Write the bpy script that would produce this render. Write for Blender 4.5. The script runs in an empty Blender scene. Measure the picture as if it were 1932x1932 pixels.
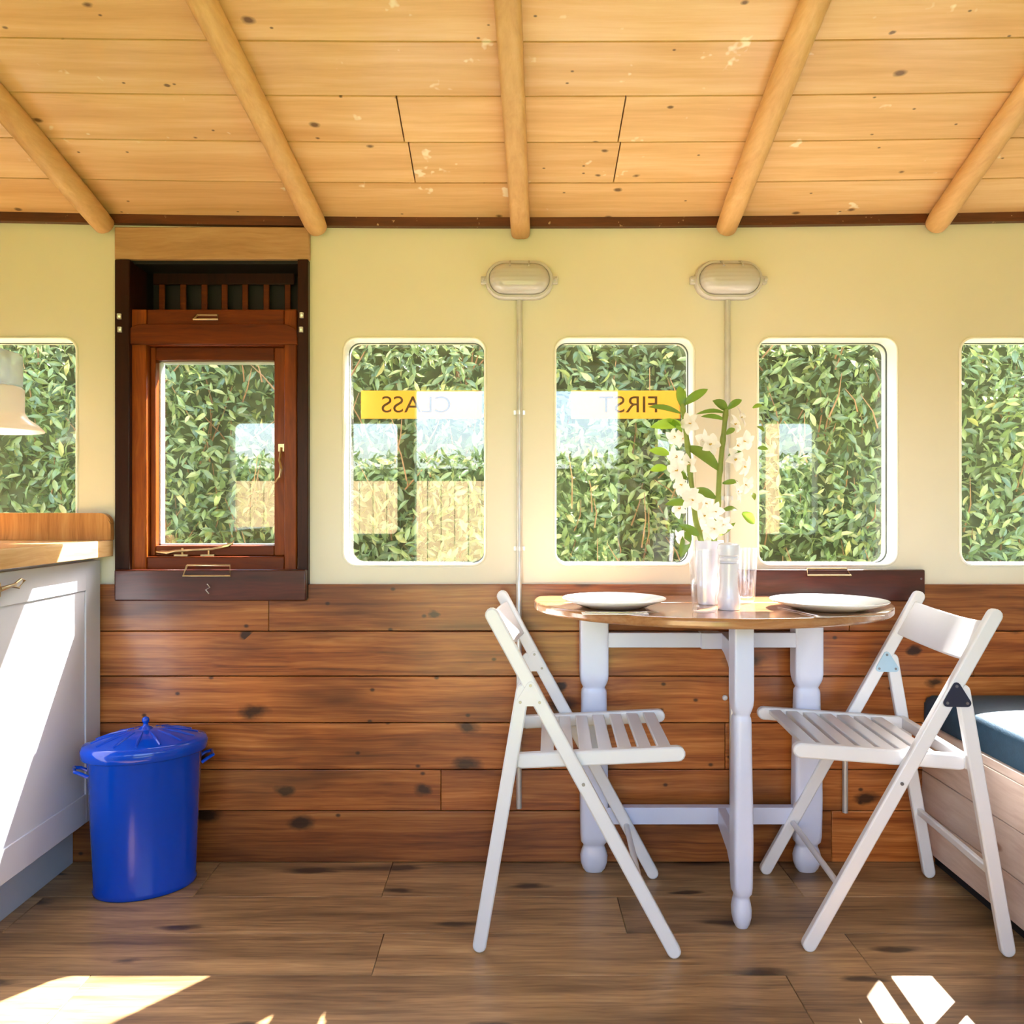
import bpy, bmesh, math, random
from math import sin, cos, pi, radians
from mathutils import Vector, Matrix
import numpy as np

random.seed(7)
S = bpy.context.scene
COL = S.collection
F = 1567.0                      # focal length in pixels of the 1932 px frame
EYE = 1.0                       # camera height above the floor
DW = 2.356                      # distance of the inner face of the window wall
DP = 2.338                      # face of the lower board cladding


def P(px, py, d):               # a point seen at (px, py) lying at distance d
    return Vector(((px - 966) * d / F, d, EYE + (957 - py) * d / F))


def X(px, d=DW):
    return (px - 966) * d / F


def Z(py, d=DW):
    return EYE + (957 - py) * d / F


# ------------------------------------------------------------------ materials
def lin(h):
    h = h.lstrip('#')
    o = []
    for i in (0, 2, 4):
        c = int(h[i:i + 2], 16) / 255
        o.append(c / 12.92 if c <= .04045 else ((c + .055) / 1.055) ** 2.4)
    return (*o, 1.0)


class NT:
    def __init__(self, name):
        self.m = bpy.data.materials.new(name)
        self.m.use_nodes = True
        self.t = self.m.node_tree
        self.t.nodes.clear()
        self.out = self.t.nodes.new('ShaderNodeOutputMaterial')

    def n(self, typ, props=None, **ins):
        nd = self.t.nodes.new('ShaderNode' + typ)
        for k, v in (props or {}).items():
            setattr(nd, k, v)
        for k, v in ins.items():
            key = k.replace('_', ' ')
            sock = None
            if k.startswith('i') and k[1:].isdigit():
                sock = nd.inputs[int(k[1:])]
            else:
                sock = nd.inputs[key]
            if hasattr(v, 'is_linked') or isinstance(v, bpy.types.NodeSocket):
                self.t.links.new(v, sock)
            else:
                sock.default_value = v
        return nd

    def ramp(self, fac, stops, interp='LINEAR'):
        nd = self.t.nodes.new('ShaderNodeValToRGB')
        nd.color_ramp.interpolation = interp
        els = nd.color_ramp.elements
        while len(els) > 1:
            els.remove(els[-1])
        els[0].position = stops[0][0]
        els[0].color = stops[0][1]
        for p, c in stops[1:]:
            e = els.new(p)
            e.color = c
        self.t.links.new(fac, nd.inputs[0])
        return nd.outputs[0]

    def math(self, op, a, b=0.0, clamp=False):
        nd = self.n('Math', {'operation': op, 'use_clamp': clamp}, i0=a, i1=b)
        return nd.outputs[0]

    def mix(self, fac, a, b, mode='MIX'):
        nd = self.t.nodes.new('ShaderNodeMix')
        nd.data_type = 'RGBA'
        nd.blend_type = mode
        for sock, v in ((nd.inputs['Factor'], fac), (nd.inputs['A'], a), (nd.inputs['B'], b)):
            pass
        ia = [s for s in nd.inputs if s.type == 'RGBA']
        ff = [s for s in nd.inputs if s.type == 'VALUE'][0]
        for sock, v in ((ff, fac), (ia[0], a), (ia[1], b)):
            if isinstance(v, bpy.types.NodeSocket):
                self.t.links.new(v, sock)
            else:
                sock.default_value = v
        return [s for s in nd.outputs if s.type == 'RGBA'][0]

    def done(self, shader):
        self.t.links.new(shader, self.out.inputs[0])
        return self.m


def plain(name, hexcol, rough=.5, metal=0., coat=0., spec=.5, noise=.05, scale=8., bump=0., bscale=60., subsurf=0.):
    k = NT(name)
    tc = k.n('TexCoord').outputs['Object']
    nz = k.n('TexNoise', Vector=tc, Scale=scale, Detail=4.).outputs['Fac']
    c = lin(hexcol)
    lo = tuple(max(0, v * (1 - noise)) for v in c[:3]) + (1,)
    hi = tuple(min(1, v * (1 + noise)) for v in c[:3]) + (1,)
    colr = k.ramp(nz, [(.3, lo), (.7, hi)])
    b = k.n('BsdfPrincipled', Base_Color=colr, Roughness=rough, Metallic=metal)
    b.inputs['Coat Weight'].default_value = coat
    b.inputs['Coat Roughness'].default_value = .08
    b.inputs['Specular IOR Level'].default_value = spec
    if bump:
        n2 = k.n('TexNoise', Vector=tc, Scale=bscale, Detail=5.).outputs['Fac']
        bp = k.n('Bump', Strength=bump, Distance=.004, Height=n2)
        k.t.links.new(bp.outputs[0], b.inputs['Normal'])
    return k.done(b.outputs[0])


def wood(name, stops, scale=(1.3, 16, 16), var=.18, knots=None, rough=.5, bump=.15, coat=0., flecks=None, streak=.35, mott=None, plane='xz', wobble=.05, specks=None, spec=.5):
    """procedural boards: grain stretched along the axis with the small scale; every board's own 'seed' shifts it"""
    k = NT(name)
    tc = k.n('TexCoord').outputs['Object']
    sd = k.n('Attribute', {'attribute_name': 'seed'}).outputs['Fac']
    off = k.n('VectorMath', {'operation': 'SCALE'}, i0=(17.3, 9.1, 5.7), Scale=sd).outputs[0]
    v = k.n('VectorMath', {'operation': 'ADD'}, i0=tc, i1=off).outputs[0]
    # bend of the grain
    wob = k.n('TexNoise', Vector=v, Scale=3.2, Detail=2.).outputs['Color']
    wv = k.n('VectorMath', {'operation': 'SCALE'}, i0=wob, Scale=wobble).outputs[0]
    v2 = k.n('VectorMath', {'operation': 'ADD'}, i0=v, i1=wv).outputs[0]
    mp = k.n('Mapping', Vector=v2, Scale=scale).outputs[0]
    n1 = k.n('TexNoise', Vector=mp, Scale=1.6, Detail=5., Roughness=.62, Distortion=.6).outputs['Fac']
    mp2 = k.n('Mapping', Vector=v2, Scale=tuple(s * 5.5 for s in scale)).outputs[0]
    n2 = k.n('TexNoise', Vector=mp2, Scale=1.6, Detail=3., Roughness=.6).outputs['Fac']
    f = k.math('ADD', k.math('MULTIPLY', n1, 1 - streak), k.math('MULTIPLY', n2, streak))
    c = k.ramp(f, stops)
    rnd = k.n('TexWhiteNoise', {'noise_dimensions': '1D'}, W=sd).outputs['Value']
    br = k.math('ADD', k.math('MULTIPLY', rnd, 2 * var), 1 - var)
    brc = k.n('CombineColor', i0=br, i1=br, i2=br).outputs[0]
    c = k.mix(1.0, c, brc, 'MULTIPLY')
    if mott:
        msc, mcol, mlo, mhi = mott
        mm = k.n('Mapping', Vector=v, Scale=msc).outputs[0]
        mn = k.n('TexNoise', Vector=mm, Scale=1., Detail=3., Roughness=.55).outputs['Fac']
        mf = k.n('MapRange', Value=mn, From_Min=mlo, From_Max=mhi, To_Min=0., To_Max=1.).outputs[0]
        c = k.mix(mf, c, mcol)
    if knots:
        ksc, rad, thr, kc = knots
        km = k.n('Mapping', Vector=v2, Scale=ksc).outputs[0]
        sp = k.n('SeparateXYZ', i0=km)
        km = k.n('CombineXYZ', i0=sp.outputs['XYZ'.index(plane[0].upper())], i1=sp.outputs['XYZ'.index(plane[1].upper())]).outputs[0]
        vo = k.n('TexVoronoi', {'voronoi_dimensions': '2D'}, Vector=km, Scale=1.)
        rr = k.n('SeparateColor', i0=vo.outputs['Color'])
        on = k.math('GREATER_THAN', rr.outputs[0], thr)
        szz = k.math('ADD', k.math('MULTIPLY', rr.outputs[1], rad * .9), rad * .35)
        nz = k.n('TexNoise', Vector=k.n('Mapping', Vector=v, Scale=tuple(q * 5 for q in ksc)).outputs[0], Scale=1., Detail=3.).outputs['Fac']
        dd = k.math('ADD', vo.outputs['Distance'], k.math('MULTIPLY', k.math('SUBTRACT', nz, .5), rad * 1.1))
        ka = k.math('MULTIPLY', k.n('MapRange', Value=k.math('DIVIDE', dd, szz), From_Min=1.0, From_Max=.40, To_Min=0., To_Max=1.).outputs[0], on)
        ka = k.math('MULTIPLY', ka, .88)
        c = k.mix(ka, c, kc)
    if specks:
        ssc, srad, sthr, scol = specks
        sm = k.n('Mapping', Vector=v, Scale=ssc).outputs[0]
        s3 = k.n('SeparateXYZ', i0=sm)
        s2 = k.n('CombineXYZ', i0=s3.outputs['XYZ'.index(plane[0].upper())], i1=s3.outputs['XYZ'.index(plane[1].upper())]).outputs[0]
        sv = k.n('TexVoronoi', {'voronoi_dimensions': '2D'}, Vector=s2, Scale=1.)
        sc_ = k.n('SeparateColor', i0=sv.outputs['Color'])
        sf = k.math('MULTIPLY', k.n('MapRange', Value=sv.outputs['Distance'], From_Min=srad, From_Max=srad * .4, To_Min=0., To_Max=.85).outputs[0], k.math('GREATER_THAN', sc_.outputs[0], sthr))
        c = k.mix(sf, c, scol)
    if flecks:
        fs, fc, ft = flecks
        fn = k.n('TexNoise', Vector=tc, Scale=fs, Detail=3., Roughness=.7).outputs['Fac']
        ff = k.n('MapRange', Value=fn, From_Min=ft, From_Max=ft + .05, To_Min=0., To_Max=.75).outputs[0]
        c = k.mix(ff, c, fc)
    b = k.n('BsdfPrincipled', Base_Color=c, Roughness=rough)
    b.inputs['Specular IOR Level'].default_value = spec
    b.inputs['Coat Weight'].default_value = coat
    b.inputs['Coat Roughness'].default_value = .15
    bp = k.n('Bump', Strength=bump, Distance=.003, Height=f)
    k.t.links.new(bp.outputs[0], b.inputs['Normal'])
    return k.done(b.outputs[0])


def pane_mat(name, ior=1.5, tint=(1, 1, 1, 1), rough=0.0, scale=1.0):
    k = NT(name)
    f0 = ((ior - 1) / (ior + 1)) ** 2
    ge = k.n('NewGeometry')
    dt = k.n('VectorMath', {'operation': 'DOT_PRODUCT'}, i0=ge.outputs['Incoming'], i1=ge.outputs['Normal']).outputs['Value']
    om = k.math('SUBTRACT', 1.0, k.math('ABSOLUTE', dt), True)
    fr = k.math('ADD', k.math('MULTIPLY', k.math('POWER', om, 5.0), 1 - f0), f0, True)
    if scale != 1.0:
        fr = k.math('MULTIPLY', fr, scale, True)
    tr = k.n('BsdfTransparent', Color=tint)
    gl = k.n('BsdfGlossy', Color=(1, 1, 1, 1), Roughness=rough)
    mx = k.n('MixShader', i0=fr, i1=tr.outputs[0], i2=gl.outputs[0])
    return k.done(mx.outputs[0])


def leaf_mat(name, stops, rough=.4, trans=.45, tcol=(.55, .75, .12, 1), gain=1.0):
    k = NT(name)
    sd = k.n('Attribute', {'attribute_name': 'seed'}).outputs['Fac']
    tc = k.n('TexCoord').outputs['Object']
    nz = k.n('TexNoise', Vector=tc, Scale=30., Detail=2.).outputs['Fac']
    f = k.math('ADD', k.math('MULTIPLY', sd, .85), k.math('MULTIPLY', nz, .15))
    c = k.ramp(f, stops)
    b = k.n('BsdfPrincipled', Base_Color=c, Roughness=rough)
    b.inputs['Specular IOR Level'].default_value = .6
    tcc = k.mix(.6, c, tcol)
    t = k.n('BsdfTranslucent', Color=tcc)
    mx = k.n('MixShader', i0=trans, i1=b.outputs[0], i2=t.outputs[0])
    return k.done(mx.outputs[0])


M = {}
M['cream'] = plain('cream_paint', '#e9e2cf', .6, noise=.02, scale=3, bump=.05, bscale=40)
M['reveal'] = plain('reveal_glare_white', '#fdfaf0', .5, noise=.01)  # white colour stands in for daylight glare on the reveals
M['ceiling'] = wood('pine_ceiling', [(.25, lin('#d09a62')), (.5, lin('#e6b680')), (.72, lin('#f2cb9e'))], (.6, 12, 12), .05,
                    ((6., 9, 9), .085, .72, lin('#5d3717')), .42, .10, .1, (11., lin('#fdf2de'), .67), .32, ((.7, 9, 9), lin('#cb9052'), .55, .9), 'xy', .02, ((9, 13, 13), .045, .80, lin('#4c2c12')))
M['rafter'] = wood('pine_rafter', [(.3, lin('#c8935a')), (.55, lin('#dcac72')), (.75, lin('#eac08a'))], (14, 1.2, 14), .05, None, .5, .1, 0, None, .35)
M['dado'] = wood('stained_pine', [(.30, lin('#4e2408')), (.43, lin('#8c491c')), (.56, lin('#b06a32')), (.70, lin('#cb8b4e'))], (.5, 19, 19), .30,
                 ((4.2, 6.8, 6.8), .21, .56, lin('#120703')), .34, .12, .2, None, .40, ((1.7, 7, 7), lin('#421b09'), .48, .78), 'xz', .022, ((11, 15, 15), .10, .84, lin('#241008')))
M['floor'] = wood('oak_laminate', [(.30, lin('#5c432a')), (.45, lin('#96744e')), (.58, lin('#b59063')), (.7, lin('#c8a678'))], (.8, 15, 15), .14,
                  ((2.6, 9, 9), .20, .60, lin('#2a1c10')), .40, .08, .0, None, .45, ((1.3, 8, 8), lin('#3f2a18'), .48, .80), 'xy', .03)
M['lintel'] = wood('pine_lintel', [(.28, lin('#a27650')), (.5, lin('#bd9068')), (.72, lin('#cca47e'))], (1.2, 16, 16), .04, ((9, 10, 8), .12, .8, lin('#7a4a22')), .5, .1)
M['darkbeam'] = wood('dark_stained_trim', [(.3, lin('#3d1b0b')), (.6, lin('#6a3618'))], (1., 15, 15), .05, None, .45, .2, 0, (34., lin('#d9b98c'), .66), .3)
M['mahog_dark'] = wood('dark_mahogany', [(.3, lin('#1c0803')), (.55, lin('#301107')), (.75, lin('#441b0d'))], (14, 14, 1.0), .05, None, .4, .06, 0, None, .35, None, 'xz', .05, None, .22)
M['vent'] = plain('vent_shade_black', '#0d0503', .6)  # near-black colour stands in for the shade inside the vent
M['mahog_board'] = wood('dark_mahogany_board', [(.3, lin('#2c100c')), (.55, lin('#4b1d15')), (.75, lin('#602a20'))], (1., 14, 14), .05, None, .3, .06, .25)
M['mahog'] = wood('red_mahogany', [(.3, lin('#5a2404')), (.55, lin('#863d0a')), (.75, lin('#a85a16'))], (14, 14, 1.0), .06, None, .4, .06, .05, None, .35, None, 'xz', .05, None, .25)
M['mahog_h'] = wood('red_mahogany_rail', [(.3, lin('#471803')), (.55, lin('#6e2d07')), (.75, lin('#8a4210'))], (1., 14, 14), .06, None, .4, .06, .05, None, .35, None, 'xz', .05, None, .25)
M['brass'] = plain('aged_brass', '#cdb78f', .28, 1., noise=.15, scale=40)
M['steel'] = plain('galvanised_conduit', '#d6d5d3', .35, .6, noise=.08, scale=25)
M['screw'] = plain('screw_metal', '#8d8d90', .35, .9)
M['white'] = plain('white_gloss_paint', '#dedfe2', .35, noise=.02, coat=.2, bump=.03, bscale=50)
M['table_white'] = plain('cool_white_paint', '#cfd5ea', .35, noise=.03, coat=.2, bump=.03, bscale=40)
M['china'] = plain('white_china', '#f6f8fc', .12, noise=.01, coat=.6)
M['ceramic'] = plain('lilac_white_ceramic', '#d8d9e8', .22, noise=.02, coat=.4)
M['cab'] = plain('pale_grey_cabinet_paint', '#ccced9', .4, noise=.02)
M['plinth'] = plain('grey_plinth_paint', '#b4bac8', .5, noise=.03)
M['dark'] = plain('black_recess', '#17151a', .7)  # near-black for the bench carcass and the lamp cord
M['enamel'] = plain('blue_enamel', '#0040b8', .08, noise=.03, coat=.35, spec=.35)
M['navy'] = plain('navy_cloth', '#1c3d52', .6, noise=.12, scale=60, bump=.2, bscale=260)
M['hinge'] = plain('dark_hinge_paint', '#2c2f42', .4, .3)
M['hinge_pale'] = plain('pale_blue_hinge_paint', '#a9c8dc', .4, .1)
M['lamp_body'] = plain('lamp_grey_white_casting', '#cdc8c6', .4, noise=.04)
k = NT('opal_white_shade')
M['pendant'] = k.done(k.n('MixShader', i0=.5, i1=k.n('BsdfPrincipled', Base_Color=(.95, .95, .95, 1), Roughness=.2).outputs[0], i2=k.n('BsdfTranslucent', Color=(.97, .97, .97, 1)).outputs[0]).outputs[0])
M['oak_top'] = wood('oak_table_top', [(.28, lin('#855530')), (.5, lin('#a4734a')), (.72, lin('#b98c64'))], (1.2, 18, 18), .04, None, .16, .05, .6)
M['worktop'] = wood('oak_worktop', [(.28, lin('#bb8d54')), (.5, lin('#d8ae76')), (.72, lin('#e8c698'))], (14, .9, 14), .1, None, .22, .05, .5)
M['upstand'] = wood('oak_upstand', [(.3, lin('#8e5a2c')), (.5, lin('#bd8348')), (.7, lin('#d2a066'))], (22, 22, 1.), .05, None, .3, .05, .3)
M['bench'] = wood('limed_bench_boards', [(.28, lin('#b89c8c')), (.5, lin('#d2bcae')), (.72, lin('#e0d0c3'))], (10, .9, 10), .07, ((5, 2.6, 7), .13, .7, lin('#8f6a52')), .5, .08, 0, None, .35, None, 'yz')
M['pane'] = pane_mat('window_glass', 1.62)
k = NT('drinking_glass')
lw = k.n('LayerWeight', Blend=.35).outputs['Facing']
fz = k.math('ADD', k.math('MULTIPLY', k.math('POWER', lw, 2.5), .75), .07, True)
gl_ = k.n('BsdfGlossy', Color=(1, 1, 1, 1), Roughness=.03)
df_ = k.n('BsdfDiffuse', Color=(.93, .95, 1, 1))
sh_ = k.n('MixShader', i0=.35, i1=gl_.outputs[0], i2=df_.outputs[0])
M['tumbler'] = k.done(k.n('MixShader', i0=fz, i1=k.n('BsdfTransparent', Color=(.98, .985, 1, 1)).outputs[0], i2=sh_.outputs[0]).outputs[0])
k = NT('pale_blue_lamp_glass')
M['neck'] = k.done(k.n('MixShader', i0=.45, i1=k.n('BsdfTransparent', Color=(.9, .95, 1, 1)).outputs[0], i2=k.n('BsdfTranslucent', Color=lin('#dfeaf6')).outputs[0]).outputs[0])
M['gasket'] = plain('grey_rubber_seal', '#5f6660', .6)
M['sticker'] = None
M['letter'] = plain('brown_lettering', '#5b4718', .6)
M['hedge_leaf'] = leaf_mat('laurel_leaf', [(.0, lin('#43573f')), (.35, lin('#5c724d')), (.65, lin('#7c8e58')), (.88, lin('#a4a668')), (1., lin('#ccb27a'))], .28, .24, (.52, .58, .20, 1))
M['hedge_twig'] = plain('hedge_twigs', '#836240', .8, noise=.2)
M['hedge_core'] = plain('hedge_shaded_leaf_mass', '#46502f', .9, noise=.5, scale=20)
M['orchid_leaf'] = leaf_mat('orchid_leaf', [(.0, lin('#1d4210')), (.5, lin('#386a18')), (.85, lin('#7aa82a')), (1., lin('#a4cc38'))], .35, .35)
M['cane'] = plain('orchid_cane', '#7d8a34', .5, noise=.25, scale=25)
M['petal'] = leaf_mat('white_petal', [(0., lin('#f6f1ec')), (1., lin('#fdf8f2'))], .6, .4, (1, .97, .92, 1))
M['throat'] = plain('yellow_throat', '#c9a23a', .5)
M['napkin'] = plain('paper_napkin', '#f2eee8', .8)
M['cutlery'] = plain('polished_steel', '#d8d8dc', .18, 1.)
M['grass'] = plain('grass_ground', '#7d8f4a', .9, noise=.35, scale=3, bump=.5, bscale=30)
M['fence'] = wood('pale_fence_boards', [(.3, lin('#a88c66')), (.7, lin('#c6ac86'))], (14, 14, 1.), .1, None, .7, .1)
M['roof'] = plain('roof_felt', '#55565a', .8)
M['outer'] = plain('outer_cream_paint', '#e9dcb0', .5)

k = NT('yellow_vinyl')
d = k.n('BsdfDiffuse', Color=lin('#d8a95e'))
t = k.n('BsdfTranslucent', Color=lin('#dcae60'))
M['sticker'] = k.done(k.n('MixShader', i0=.5, i1=d.outputs[0], i2=t.outputs[0]).outputs[0])

k = NT('frosted_lens')
g = k.n('BsdfPrincipled', Base_Color=lin('#e2dbd8'), Roughness=.2)
g.inputs['Transmission Weight'].default_value = .25
tcx = k.n('TexCoord').outputs['Object']
wv = k.n('TexWave', {'wave_type': 'BANDS', 'bands_direction': 'Z'}, Vector=tcx, Scale=28.).outputs['Fac']
k.t.links.new(k.n('Bump', Strength=.12, Distance=.003, Height=wv).outputs[0], g.inputs['Normal'])
M['lens'] = k.done(g.outputs[0])


# ------------------------------------------------------------------ mesh builder
def rloc(o):
    v = Vector((0, 0, 0))
    while o is not None:
        v += o.location
        o = o.parent
    return v


class MB:
    def __init__(self):
        self.v, self.f, self.s = [], [], []
        self.seed = 0.0

    def add(self, vs, fs):
        b = len(self.v)
        self.v += [Vector(p) for p in vs]
        self.f += [tuple(i + b for i in q) for q in fs]
        self.s += [self.seed] * len(fs)
        return self

    def box(self, x0, x1, y0, y1, z0, z1):
        vs = [(x, y, z) for z in (z0, z1) for y in (y0, y1) for x in (x0, x1)]
        return self.add(vs, [(0, 2, 3, 1), (4, 5, 7, 6), (0, 1, 5, 4), (2, 6, 7, 3), (0, 4, 6, 2), (1, 3, 7, 5)])

    def prism(self, pts, vec):
        n = len(pts)
        vec = Vector(vec)
        pts = [Vector(p) for p in pts]
        nrm = Vector((0, 0, 0))
        for i in range(n):
            nrm += pts[i].cross(pts[(i + 1) % n])
        if nrm.dot(vec) > 0:
            pts = pts[::-1]
        vs = pts + [p + vec for p in pts]
        fs = [tuple(range(n)), tuple(range(2 * n - 1, n - 1, -1))]
        fs += [(i, i + n, (i + 1) % n + n, (i + 1) % n) for i in range(n)]
        return self.add(vs, fs)

    def bar(self, p0, p1, w, h, side=(0, 1, 0)):
        p0, p1 = Vector(p0), Vector(p1)
        d = (p1 - p0).normalized()
        s = Vector(side)
        s = (s - d * s.dot(d)).normalized()
        u = d.cross(s)
        q = [p0 + s * a * w / 2 + u * b * h / 2 for a, b in ((-1, -1), (1, -1), (1, 1), (-1, 1))]
        return self.prism(q, p1 - p0)

    def stadium(self, p0, p1, w, axis, thick, n=7):
        """flat bar with rounded ends between p0 and p1, width w, thickness along axis, centred"""
        p0, p1, ax = Vector(p0), Vector(p1), Vector(axis).normalized()
        d = (p1 - p0).normalized()
        s = d.cross(ax)
        r = w / 2
        pts = []
        a0, a1 = p0 + d * r, p1 - d * r
        for i in range(n + 1):
            t = pi * i / n
            pts.append(a1 + s * cos(t) * r + d * sin(t) * r)
        for i in range(n + 1):
            t = pi * i / n
            pts.append(a0 - s * cos(t) * r - d * sin(t) * r)
        pts = [p - ax * thick / 2 for p in pts]
        return self.prism(pts, ax * thick)

    def tube(self, pts, r, n=10, cap=True, up=None):
        pts = [Vector(p) for p in pts]
        rs = r if isinstance(r, (list, tuple)) else [r] * len(pts)
        rings = []
        ref = Vector(up) if up else Vector((.123, .345, .93))
        for i, p in enumerate(pts):
            a = pts[max(i - 1, 0)]
            b = pts[min(i + 1, len(pts) - 1)]
            d = (b - a).normalized()
            s = d.cross(ref)
            if s.length < .05:
                s = d.cross(Vector((1, 0, 0)))
            s.normalize()
            u = s.cross(d)
            rings.append([p + (s * cos(2 * pi * j / n) + u * sin(2 * pi * j / n)) * rs[i] for j in range(n)])
        vs = [q for ring in rings for q in ring]
        fs = []
        for i in range(len(pts) - 1):
            for j in range(n):
                a, b = i * n + j, i * n + (j + 1) % n
                fs.append((a, b, b + n, a + n))
        if cap:
            fs.append(tuple(range(n - 1, -1, -1)))
            fs.append(tuple(range((len(pts) - 1) * n, len(pts) * n)))
        return self.add(vs, fs)

    def lathe(self, prof, o=(0, 0, 0), n=32, sx=1., sy=1., rot=0., cap0=True, cap1=True, mod=None):
        o = Vector(o)
        vs, fs = [], []
        for (r, z) in prof:
            for j in range(n):
                a = 2 * pi * j / n
                rr = r * (mod(a, r, z) if mod else 1)
                x, y = rr * cos(a) * sx, rr * sin(a) * sy
                vs.append((o.x + x * cos(rot) - y * sin(rot), o.y + x * sin(rot) + y * cos(rot), o.z + z))
        for i in range(len(prof) - 1):
            for j in range(n):
                a, b = i * n + j, i * n + (j + 1) % n
                fs.append((a, b, b + n, a + n))
        if cap0:
            fs.append(tuple(range(n - 1, -1, -1)))
        if cap1:
            fs.append(tuple(range((len(prof) - 1) * n, len(prof) * n)))
        return self.add(vs, fs)

    def sup(self, secs, o, n=24):
        """loft of superellipse sections (z, half x, half y, exponent)"""
        o = Vector(o)
        vs, fs = [], []
        for (z, a, b, e) in secs:
            for j in range(n):
                t = 2 * pi * (j + .5) / n
                c, s = cos(t), sin(t)
                vs.append((o.x + a * math.copysign(abs(c) ** (2 / e), c), o.y + b * math.copysign(abs(s) ** (2 / e), s), o.z + z))
        for i in range(len(secs) - 1):
            for j in range(n):
                a, b = i * n + j, i * n + (j + 1) % n
                fs.append((a, b, b + n, a + n))
        fs.append(tuple(range(n - 1, -1, -1)))
        fs.append(tuple(range((len(secs) - 1) * n, len(secs) * n)))
        return self.add(vs, fs)

    def build(self, name, mat, parent=None, bevel=0., angle=35, origin=None, world=True, seg=2):
        me = bpy.data.meshes.new(name)
        off = Vector((0, 0, 0))
        if parent is not None and world:
            off = rloc(parent)
        if origin == 'base':
            xs = [p.x for p in self.v]; ys = [p.y for p in self.v]; zs = [p.z for p in self.v]
            off = Vector(((min(xs) + max(xs)) / 2, (min(ys) + max(ys)) / 2, min(zs)))
        me.from_pydata([tuple(p - off) for p in self.v], [], self.f)
        at = me.attributes.new('seed', 'FLOAT', 'FACE')
        at.data.foreach_set('value', self.s)
        me.polygons.foreach_set('use_smooth', [True] * len(me.polygons))
        me.update()
        me.set_sharp_from_angle(angle=radians(angle))
        me.materials.append(mat)
        o = bpy.data.objects.new(name, me)
        COL.objects.link(o)
        if parent is not None:
            o.parent = parent
        if origin == 'base':
            o.location = off
        if bevel:
            b = o.modifiers.new('bevel', 'BEVEL')
            b.width = bevel
            b.segments = seg
            b.limit_method = 'ANGLE'
            b.angle_limit = radians(40)
            b.use_clamp_overlap = True
        return o


def tag(o, label, cat, group=None):
    o['label'] = label
    o['category'] = cat
    if group:
        o['group'] = group
    return o


def struct(o, label=None):
    o['kind'] = 'structure'
    if label:
        o['label'] = label
    return o


def thing(name, label, cat, loc, group=None, rz=0.):
    o = bpy.data.objects.new(name, None)
    o.empty_display_size = .1
    COL.objects.link(o)
    o.location = loc
    o.rotation_euler = (0, 0, rz)
    tag(o, label, cat, group)
    return o


def rrect(x0, x1, y0, y1, r, n=7):
    pts = []
    for cx, cy, a0 in ((x1 - r, y1 - r, 0), (x0 + r, y1 - r, 90), (x0 + r, y0 + r, 180), (x1 - r, y0 + r, 270)):
        for i in range(n + 1):
            a = radians(a0 + 90 * i / n)
            pts.append((cx + r * cos(a), cy + r * sin(a)))
    return pts


def holed(name, outer, holes, y0, y1, mat, bevel=.006, parent=None):
    """wall slab lying between distances y0..y1 with holes through it (outlines in X-Z)"""
    cu = bpy.data.curves.new(name + '_c', 'CURVE')
    cu.dimensions = '2D'
    cu.fill_mode = 'BOTH'
    for pts in [outer] + holes:
        sp = cu.splines.new('POLY')
        sp.points.add(len(pts) - 1)
        for i, p in enumerate(pts):
            sp.points[i].co = (p[0], p[1], 0, 1)
        sp.use_cyclic_u = True
    cu.extrude = (y1 - y0) / 2 - bevel
    cu.bevel_depth = bevel
    cu.bevel_resolution = 3
    cu.offset = -bevel
    tmp = bpy.data.objects.new('tmp', cu)
    COL.objects.link(tmp)
    dg = bpy.context.evaluated_depsgraph_get()
    me = bpy.data.meshes.new_from_object(tmp.evaluated_get(dg))
    bpy.data.objects.remove(tmp)
    off = rloc(parent)
    ym = (y0 + y1) / 2
    for v in me.vertices:
        x, y, z = v.co
        v.co = (x - off.x, ym - z - off.y, y - off.z)
    me.name = name
    me.materials.clear()
    me.materials.append(mat)
    me.polygons.foreach_set('use_smooth', [True] * len(me.polygons))
    me.update()
    me.set_sharp_from_angle(angle=radians(30))
    o = bpy.data.objects.new(name, me)
    COL.objects.link(o)
    o.parent = parent
    return o


# ------------------------------------------------------------------ the room
XL, XR = -1.80, 1.92            # end walls
DF = .06                        # inner face of the wall on the camera's side
ZC = 1.81                       # underside of the ceiling at the window wall
SLOPE = .284
DR = 1.20                       # ridge


def ceil_z(x, d):
    run = (DW - d) if d > DR else (d - (2 * DR - DW))
    return ZC + SLOPE * run + .016 * (x / 1.45) ** 2


# floor boards
fb = MB()
rows = [2.36, 2.132, 1.95, 1.775, 1.60, 1.42, 1.24, 1.06, .88, .70, .52, .34, .16, -.02]
joints = [[-.82, -.335, .75], [-1.2, .27, 1.2], [-.30, .78], [-.9, .585], [-.2, 1.0], [-1.1, .3], [.1], [-.6, .9], [.4], [-1., .2], [.7], [-.4], [.3]]
for i in range(len(rows) - 1):
    xs = [XL] + sorted(joints[i % len(joints)]) + [XR]
    for a, b in zip(xs[:-1], xs[1:]):
        fb.seed = round(random.uniform(0, 9), 3)
        fb.box(a + .0005, b - .0005, rows[i + 1] + .0005, rows[i] - .0005, -.03, 0)
fl = struct(fb.build('floor', M['floor'], bevel=.0012, seg=1), 'brown oak-look plank floor with sunlit patches')

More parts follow.
